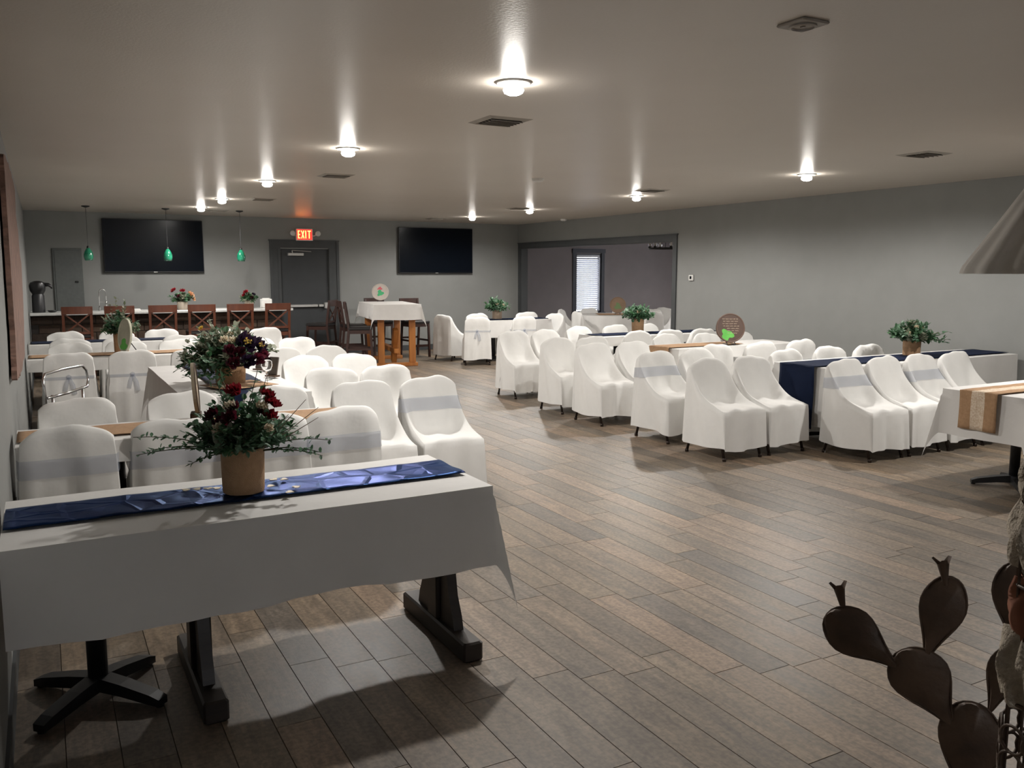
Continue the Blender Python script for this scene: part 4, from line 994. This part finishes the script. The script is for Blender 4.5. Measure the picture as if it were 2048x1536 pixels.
arrangement('flower_vase', (3.09, 15.0, BZ), 'small red and grey-green bouquet in cream vase at the door end', .075, .13, .15, .14, 95, [M_LEAFS, M_LEAFD, M_LEAFD], stems=32, leaf_len=.05, pot_mat=M_VASE, flowers=[(-.06, -.07, .14, .05, M_RED, 'rose'), (-.09, -.05, .09, .04, M_RED, 'rose'), (.06, -.08, .1, .04, M_PLUM, 'rose'), (.02, -.1, .06, .04, M_WINE, 'rose')])

# hearts scattered on the satin runner
def heart_mesh():
    poly = []
    for k in range(24):
        a = 2 * PI * k / 24; poly.append((.0011 * 16 * math.sin(a) ** 3, .0011 * (13 * math.cos(a) - 5 * math.cos(2 * a) - 2 * math.cos(3 * a) - math.cos(4 * a))))
    return MB().prism(poly, lambda a, b, s: (a, b, .003 * s)).mesh('heart_shape', M_HEART)
HM = heart_mesh(); rg = random.Random(5)
for i, (x, y, d) in enumerate([(.794, 3.507, 'pair member nearer the pot'), (.832, 3.492, 'pair member farther from the pot'), (.757, 3.405, 'just off the pot toward the aisle'), (.843, 3.341, 'lone one toward the aisle end'), (.80, 3.275, 'on the runner edge'), (.45, 3.50, 'closest to the left wall'), (.49, 3.495, 'second from the left wall'), (.53, 3.485, 'third from the left wall'), (.562, 3.47, 'touching the pot on its wall side')]):
    o = link('wooden_heart', HM, None, (x, y, .768), rg.uniform(-2, 2))
    tag(o, 'pale wooden heart on navy satin, ' + d, 'heart', 'wooden hearts on the satin runner')

# ------------------------------------------------------------------ plates, signs, glass
def blob(rng, r, n=22, amp=.25):
    ph = [rng.uniform(0, 6.28) for _ in range(4)]
    return [(r * (1 + amp * math.sin(3 * a + ph[0]) + amp * .5 * math.sin(5 * a + ph[1])) * math.cos(a), r * (1 + amp * math.sin(3 * a + ph[0]) + amp * .5 * math.sin(5 * a + ph[1])) * math.sin(a)) for a in np.linspace(0, 2 * PI, n, endpoint=False)]
def plate_sign(loc, rz, r, label, m, marks, seed, tilt=.2, ry=1.0, rim=None, easel=True):
    """round plate on a small easel, facing -Y, leaning back"""
    t = thing('plate_sign', loc, rz, label, 'plate sign')
    ry = r * ry; rng = random.Random(seed); mt = Matrix.Translation((0, 0, ry + .022)) @ Matrix.Rotation(-tilt, 4, 'X')
    n = 40; p = [(r * math.cos(a) * (1 + .01 * math.sin(5 * a + seed)), ry * math.sin(a)) for a in np.linspace(0, 2 * PI, n, endpoint=False)]
    pl = MB().prism(p, lambda a, b, s: mt @ Vector((a, -.010 + .018 * s, b))).build('plate', m, t)
    V = []
    for q, y in ((1.0, -.010), (.985, -.016), (.93, -.016), (.90, -.0105)):
        V += [mt @ Vector((a * q, y, b * q)) for a, b in p]
    MB().add(V, [(i * n + k, i * n + (k + 1) % n, i * n + n + (k + 1) % n, i * n + n + k) for i in range(3) for k in range(n)]).build('rim', rim or m, pl, True)
    for (x, z, q, mm, nm, sq) in marks:
        MB().prism([(x + a * sq, z + b) for a, b in blob(rng, q)], lambda a, b, s: mt @ Vector((a, -.0105 - .0015 * s, b))).build(nm, mm, pl)
    e = MB()
    if not easel:
        MB().bbox(-.06, .06, -.03, .03, 0, .03, .004).build('stand', M_BARK, t); return t, pl, mt
    for s in (-1, 1):
        e.tube([(s * .05, -.05, .006), (s * .045, -.03, .03), (s * .02, .05 * 1, r * 1.2)], .005, 6); e.tube([(s * .05, -.05, .006), (s * .05, .10, .006)], .005, 6)
    e.tube([(0, .045, r * 1.2), (0, .14, .006)], .005, 6).build('easel', M_IRON, t)
    return t, pl, mt
t, pl, mt = plate_sign((7.17, 7.72, .757), -.42, .175, 'dark brown round plate with cream lettering and green motif', M_PLATED, [(-.045, -.085, .062, M_GREENP, 'green_motif', 1.15)], 3, rim=mat('plate_rim', (.12, .07, .05), rough=.6))
lt = MB(); r5 = random.Random(3)
for k in range(7):
    z = .105 - k * .028; x0 = -.095 + (k > 3) * .045 + r5.uniform(-.01, .01); x1 = .09 + r5.uniform(-.03, .01); x = x0
    while x < x1:
        ln = r5.uniform(.02, .045); pts = [mt @ Vector((x + ln * i / 6, -.0125, z + .05 * (x + ln * i / 6) * -.3 + .006 * math.sin(i * 2.3 + k))) for i in range(7)]
        lt.tube(pts, .0022, 4); x += ln + .012
lt.build('lettering', M_CREAMP, pl)
plate_sign((5.30, 14.62, 1.085), -.33, .15, 'pale round plate painted with green cactus on the tall pine table', M_PLATEP, [(.0, -.02, .052, M_MINTP, 'green_motif', 1.0), (-.005, .062, .026, M_PINKP, 'pink_motif', 1.5)], 7)
plate_sign((.74, 9.80, .757), -1.1, .115, 'weathered oval plate sign with green edge before the sage arrangement', M_PLATEO, [(.0, -.10, .06, M_GREENP, 'green_motif', 1.0)], 9, tilt=.12, ry=1.55)
plate_sign((10.28, 14.35, .757), -.5, .165, 'brown round plate with faded green motif on the round table', mat('plate_tan', (.26, .17, .11), (.20, .13, .085), scale=6, rough=.7), [(.0, -.03, .065, mat('paint_faded_green', (.16, .24, .10), rough=.7), 'green_motif', 1.0)], 12)
# rustic wood slice seen nearly edge-on on the burlap table
t, pl, mt = plate_sign((.76, 5.31, .762), 1.38, .138, 'rustic bark-edged wood slice standing on the near burlap runner', M_PLATEW, [(.02, -.02, .045, M_CREAMP, 'cream_motif', .6)], 15, tilt=.06, ry=1.1, rim=M_BARK, easel=False)
# little table signs and wine glass on the lengthwise table
for x, y, d in ((1.68, 7.68, 'farther one'), (1.665, 7.14, 'nearer one beside the wine glass')):
    t = thing('table_sign', (x - .03, y, .757), -1.0, 'small dark wooden table sign by the aisle chairs, ' + d, 'table sign', 'small wooden table signs')
    mt = Matrix.Translation((0, 0, .015)) @ Matrix.Rotation(-.22, 4, 'X')
    MB().bbox(-.05, .05, -.006, .006, 0, .15, .003, mt=mt).build('board', mat('sign_slate', (.13, .105, .085), (.10, .08, .065), rough=.7), t)
    MB().box(-.055, .055, -.03, .03, 0, .014).box(-.006, .006, .02, .055, .0, .1, mt=Matrix.Rotation(.25, 4, 'X')).build('stand', M_TOPWOOD, t)
t = thing('wine_glass', (1.47, 6.60, .7575), 0, 'clear wine glass in front of the large dark flower centrepiece', 'glass')
MB().lathe([(.034, 0), (.034, .002), (.006, .006), (.0045, .02), (.0045, .085), (.012, .095), (.034, .118), (.043, .15), (.041, .185), (.036, .21), (.0345, .21), (.0395, .184), (.0415, .15), (.032, .12), (.008, .10), (.0, .098)], 28, capt=False).build('glass_body', M_GLASS, t, True)

# thermostat on the right wall
t = thing('thermostat', (XR, 10.83, 1.52), 0, 'small white thermostat with dark screen beside the wide opening', 'thermostat')
MB().bbox(-.024, 0, -.055, .055, -.05, .05, .010).build('thermostat_body', M_WHITEP, t)
MB().box(-.0255, -.0235, -.022, .022, -.02, .026).build('thermostat_screen', M_BLACK, t)

# rustic hanging on the left wall
def wall_art():
    pts = [(6.14, 2.32), (6.01, 2.0), (5.92, 1.7), (5.82, 1.45), (5.75, 1.21), (5.55, 1.02), (5.75, 1.0), (6.5, .96), (8.04, .95), (8.51, 1.15), (9.1, 1.42), (9.4, 1.71), (9.0, 1.78), (9.0, 1.95), (8.5, 2.09), (8.9, 2.33), (7.87, 2.39), (6.51, 2.36)]
    rng = random.Random(2); poly = []
    for a, b in zip(pts, pts[1:] + pts[:1]):
        for k in range(6):
            f = k / 6; poly.append((lerp(a[0], b[0], f) + rng.uniform(-.03, .03) * (k > 0), lerp(a[1], b[1], f) + rng.uniform(-.015, .015) * (k > 0)))
    t = thing('wall_hanging', (XL, 7.4, 1.6), 0, 'large torn-edged brown and pink wood panel on the left wall', 'wall art')
    MB().prism([(a - 7.4, b - 1.6) for a, b in poly], lambda a, b, s: (.012 + .028 * s, a, b)).build('wood_panel', mat('weathered_red_wood', (.30, .17, .13), (.10, .062, .046), scale=7, stretch=(1, 2.2, 1.2), rough=.75, distort=1.5, bump=.4), t)
    MB().box(0, .012, -1.0, 1.0, -.3, -.25).box(0, .012, -1.0, 1.0, .3, .35).build('hanging_batten', M_BARK, t)
wall_art()

# ------------------------------------------------------------------ tall pine table with stools
def tall_table():
    t = thing('tall_table', (5.42, 14.52, 0), -.17, 'tall honey pine pub table under a short white cloth', 'table')
    w, d, z = .40, .80, 1.06
    MB().bbox(-w, w, -d, d, z - .035, z, .006).build('tabletop', M_HONEY, t)
    for sy in (-1, 1):
        for sx in (-1, 1): MB().bbox(sx * .27 - .055, sx * .27 + .055, sy * .66 - .03, sy * .66 + .03, .06, z - .035, .006).build('leg', M_HONEY, t)
        MB().bbox(-.36, .36, sy * .66 - .045, sy * .66 + .045, 0, .06, .006).build('foot_beam', M_HONEY, t)
        MB().bbox(-.34, .34, sy * .66 - .035, sy * .66 + .035, z - .095, z - .035, .006).build('bearer', M_HONEY, t)
    MB().bbox(-.045, .045, -.06, .06, 0, .62, .006, mt=Matrix.Translation((.02, -.25, .05)) @ Matrix.Rotation(.38, 4, 'X')).build('brace', M_HONEY, t)
    MB().bbox(-.045, .045, -.66, .66, .22, .30, .006).build('stretcher', M_HONEY, t)
    o = tablecloth(5.02, 5.82, 13.72, 15.32, 'short white cloth with pointed corners on the tall pine table', (.26, .26, .26, .26), seed=25, zt=1.065, cone=.34, amp=.006, rot=-.17)
tall_table()
sd = build_stool('bar_stool', M_STOOLD, 'dark cherry cross-back stool at the bar side of the tall pine table', 'dark stools around the tall pine table')
for i, (x, y, rz, lab) in enumerate([(4.72, 14.05, -PI / 2 - .35, 'dark cherry cross-back stool beside the tall pine table, near its front corner'), (4.82, 14.72, -PI / 2 - .15, 'dark cherry cross-back stool beside the tall pine table, nearer the exit door'),
                                     (6.24, 15.30, PI + .12, 'dark cherry stool behind the tall pine table, closer to the television'), 
                                     (4.42, 15.35, .9, 'dark backless-looking stool in front of the exit door'), (5.68, 15.75, PI + .05, 'dark cherry stool against the wall behind the tall pine table')]):
    s = sd if i == 0 else copy_tree(sd)
    s.location = (x, y, 0); s.rotation_euler = (0, 0, rz); s['label'] = lab

# chrome tube chair near the left wall
def chrome_chair():
    t = thing('metal_chair', (.30, 6.72, 0), 1.1, 'chrome tube chair with black seat standing by the left wall', 'chair')
    # faces -Y locally, back at +Y
    hoop = [(-.23, .2, .72), (-.23, .21, .90)] + [(-.23 + .03, .215, .93), (0, .225, .935), (.2, .215, .93), (.235, .21, .89), (.235, .2, .82), (.21, .195, .775), (.0, .20, .765), (-.22, .195, .77)]
    hoop = [(x * 1.35, y, z) for x, y, z in hoop]
    MB().tube(hoop, .0095, 8).build('back_hoop', M_CHROME, t, True)
    for s in (-1, 1):
        MB().tube([(s * .22, .22, 0), (s * .22, .2, .45), (s * .22, .2, .78)], .011, 8).build('leg', M_CHROME, t, True)
        MB().tube([(s * .22, -.2, 0), (s * .22, -.19, .44), (s * .22, .2, .45)], .011, 8).build('leg', M_CHROME, t, True)
    MB().bbox(-.21, .21, -.2, .2, .445, .475, .012).build('seat', M_SEAT, t)
chrome_chair()

# ------------------------------------------------------------------ metal cactus and floor lamp in the foreground
def cactus():
    bx, by = 2.45, 1.50; ang = math.atan2(by, bx) - PI / 2     # local +X to the right as seen from the standing spot, local +Y away
    t = thing('metal_cactus', (bx, by, 0), ang, 'rusty sheet-metal prickly pear cactus sculpture with small flowers', 'sculpture')
    def pad(nm, p, q, w, yoff=0.0, fold=.012, narrow=.22):
        p, q = Vector((p[0], 0, p[1])), Vector((q[0], 0, q[1])); ax = q - p; L = ax.length; ax.normalize(); sd = Vector((ax.z, 0, -ax.x))
        ring = []
        n = 30
        for k in range(n):
            a = 2 * PI * k / n; s = (1 - math.cos(a)) / 2            # 0 at base, 1 at tip
            wd = w / 2 * abs(math.sin(a)) ** .9 * (narrow + (1 - narrow) * smoothstep(0, .75, s)) * 1.08
            ring.append((s * L, wd * (1 if a < PI else -1)))
        V = []
        for s, u in ring: V.append(p + ax * s + sd * u + Vector((0, yoff + .004 * math.sin(s * 30), 0)))
        for s, u in ring: V.append(p + ax * s + sd * u * .62 + Vector((0, yoff - fold, 0)))
        c0 = len(V); V.append(p + ax * L * .58 + Vector((0, yoff - fold * 1.35, 0)))
        nV = len(V); V += [v + Vector((0, .003, 0)) for v in V[:nV]]
        Fc = []
        for k in range(n):
            k2 = (k + 1) % n
            Fc += [(k, k2, n + k2, n + k), (n + k, n + k2, c0)]
            Fc += [(nV + k2, nV + k, nV + n + k, nV + n + k2), (nV + n + k2, nV + n + k, nV + c0), (k2, k, nV + k, nV + k2)]
        o = MB().add(V, Fc).build('cactus_pad', M_RUST, t, True, 50)
        # ribs and welded edge
        e = MB().tube([p + ax * s + sd * u + Vector((0, yoff - .001, 0)) for s, u in ring], .0035, 5, closed=True)
        e.build('pad_edge', M_RUST, o, True)
        return o
    pad('pad', (-.006, .0), (-.016, .304), .175, .0, .016, .55)
    pad('pad', (-.070, .225), (-.218, .432), .185, -.012, .014, .30)
    pad('pad', (-.232, .378), (-.446, .508), .165, -.022, .014, .26)
    pad('pad', (-.150, .415), (-.092, .692), .128, -.006, .012, .25)
    pad('pad', (.034, .28), (.085, .50), .095, .012, .012, .25)
    pad('pad', (.088, .49), (.070, .757), .12, .02, .012, .25)
    for bxx, bz, tx, tz in ((-.398, .525, -.418, .61), (-.108, .665, -.122, .745)):
        p, q = Vector((bxx, -.015, bz)), Vector((tx, -.015, tz)); ax = (q - p).normalized()
        f = MB(); rows = [(0, .007), (.5, .013), (.85, .018), (1.0, .026)]; V = []; n = 12; L = (q - p).length
        fr = ax.to_track_quat('Z', 'Y').to_matrix()
        for s, r in rows:
            for k in range(n):
                a = 2 * PI * k / n; rr = r * (1 if s < .9 else (1.15 if k % 4 in (0, 1) else .72)); zz = s * L * (1 if s < .9 else (1.06 if k % 4 in (0, 1) else .86))
                V.append(p + fr @ Vector((rr * math.cos(a), rr * math.sin(a), zz)))
        f.add(V, [(i * n + k, i * n + (k + 1) % n, i * n + n + (k + 1) % n, i * n + n + k) for i in range(3) for k in range(n)]).build('cactus_flower', M_RUST, t, True, 50)
    MB().bbox(-.09, .09, -.06, .06, 0, .006, .002).build('base_plate', M_RUST, t)
cactus()

def floor_lamp():
    t = thing('floor_lamp', (1.996, 1.076, 0), 0, 'floor lamp with white fabric shade and lace-wrapped wire column', 'floor lamp')
    MB().lathe([(.14, 0), (.14, .012), (.10, .02), (.02, .03)], 28).build('lamp_base', M_RUST, t, True, 40)
    for k in range(8):
        a = k * PI / 4 + .2; MB().tube([(.066 * math.cos(a), .066 * math.sin(a), .02), (.066 * math.cos(a), .066 * math.sin(a), 1.2)], .004, 6).build('column_wire', M_RUST, t)
    for z in (.06, .62, .9, 1.2):
        MB().tube([(.066 * math.cos(a), .066 * math.sin(a), z) for a in np.linspace(0, 2 * PI, 24, endpoint=False)], .0045, 6, closed=True).build('column_ring', M_RUST, t, True)
    for k in range(8):
        a = k * PI / 4 + .2 + PI / 8
        for z in (.47, .535):
            c = Vector((.072 * math.cos(a), .072 * math.sin(a), z)); s = Vector((-math.sin(a), math.cos(a), 0))
            MB().tube([c + s * .033 * math.cos(q) + Vector((0, 0, .033 * math.sin(q))) for q in np.linspace(0, 2 * PI, 18, endpoint=False)], .004, 6, closed=True).build('scroll_ring', M_RUST, t, True)
    MB().tube([(0, 0, .03), (0, 0, 1.84)], .009, 10).build('pole', M_RUST, t)
    def wrap(nm, z0, z1, r, m, seed):
        g = random.Random(seed); ph = [g.uniform(0, 6.28) for _ in range(4)]
        n, k = 40, 12; V = []
        for j in range(k + 1):
            f = j / k; z = lerp(z0, z1, f)
            for i in range(n):
                a = 2 * PI * i / n
                rr = r * (.82 + .22 * math.sin(PI * f)) + .010 * math.sin(7 * a + ph[0] + 3 * f) + .006 * math.sin(13 * a + ph[1] - 5 * f)
                V.append((rr * math.cos(a), rr * math.sin(a), z + .010 * math.sin(5 * a + ph[2]) * (1 if j in (0, k) else .3)))
        MB().add(V, [(j * n + i, j * n + (i + 1) % n, j * n + n + (i + 1) % n, j * n + n + i) for j in range(k) for i in range(n)]).build(nm, m, t, True)
    ML = mat('ivory_lace', (.52, .45, .36), (.38, .32, .25), scale=60, rough=.9, bump=.8, bscale=120)
    wrap('lace_wrap', .62, .79, .085, ML, 3)
    wrap('terracotta_band', .78, .91, .070, mat('terracotta_cloth', (.32, .13, .075), (.24, .10, .06), rough=.9), 4)
    wrap('lace_wrap', .93, 1.10, .078, ML, 6)
    wrap('lace_wrap', 1.08, 1.2, .066, ML, 8)
    pr = [(.225, 1.615), (.221, 1.63), (.152, 1.735), (.085, 1.84)]
    sm = MB(); n = 96; V = []
    allp = pr + [(r - .004, z) for r, z in reversed(pr)]
    for i, (r, z) in enumerate(allp):
        for k in range(n):
            a = 2 * PI * k / n; rr = r * (1 + .022 * math.sin(a * 16) + .01 * math.sin(a * 5)); V.append((rr * math.cos(a), rr * math.sin(a), z))
    sm.add(V, [(i * n + k, i * n + (k + 1) % n, i * n + n + (k + 1) % n, i * n + n + k) for i in range(len(allp) - 1) for k in range(n)]).build('fabric_shade', mat('shade_fabric', (.84, .80, .74), (.78, .74, .68), scale=12, rough=.85, thin=.22), t, True)
    MB().tube([(-.085, 0, 1.838), (.085, 0, 1.838)], .003, 6).tube([(0, -.085, 1.838), (0, .085, 1.838)], .003, 6).build('shade_spider', M_RUST, t)
floor_lamp()
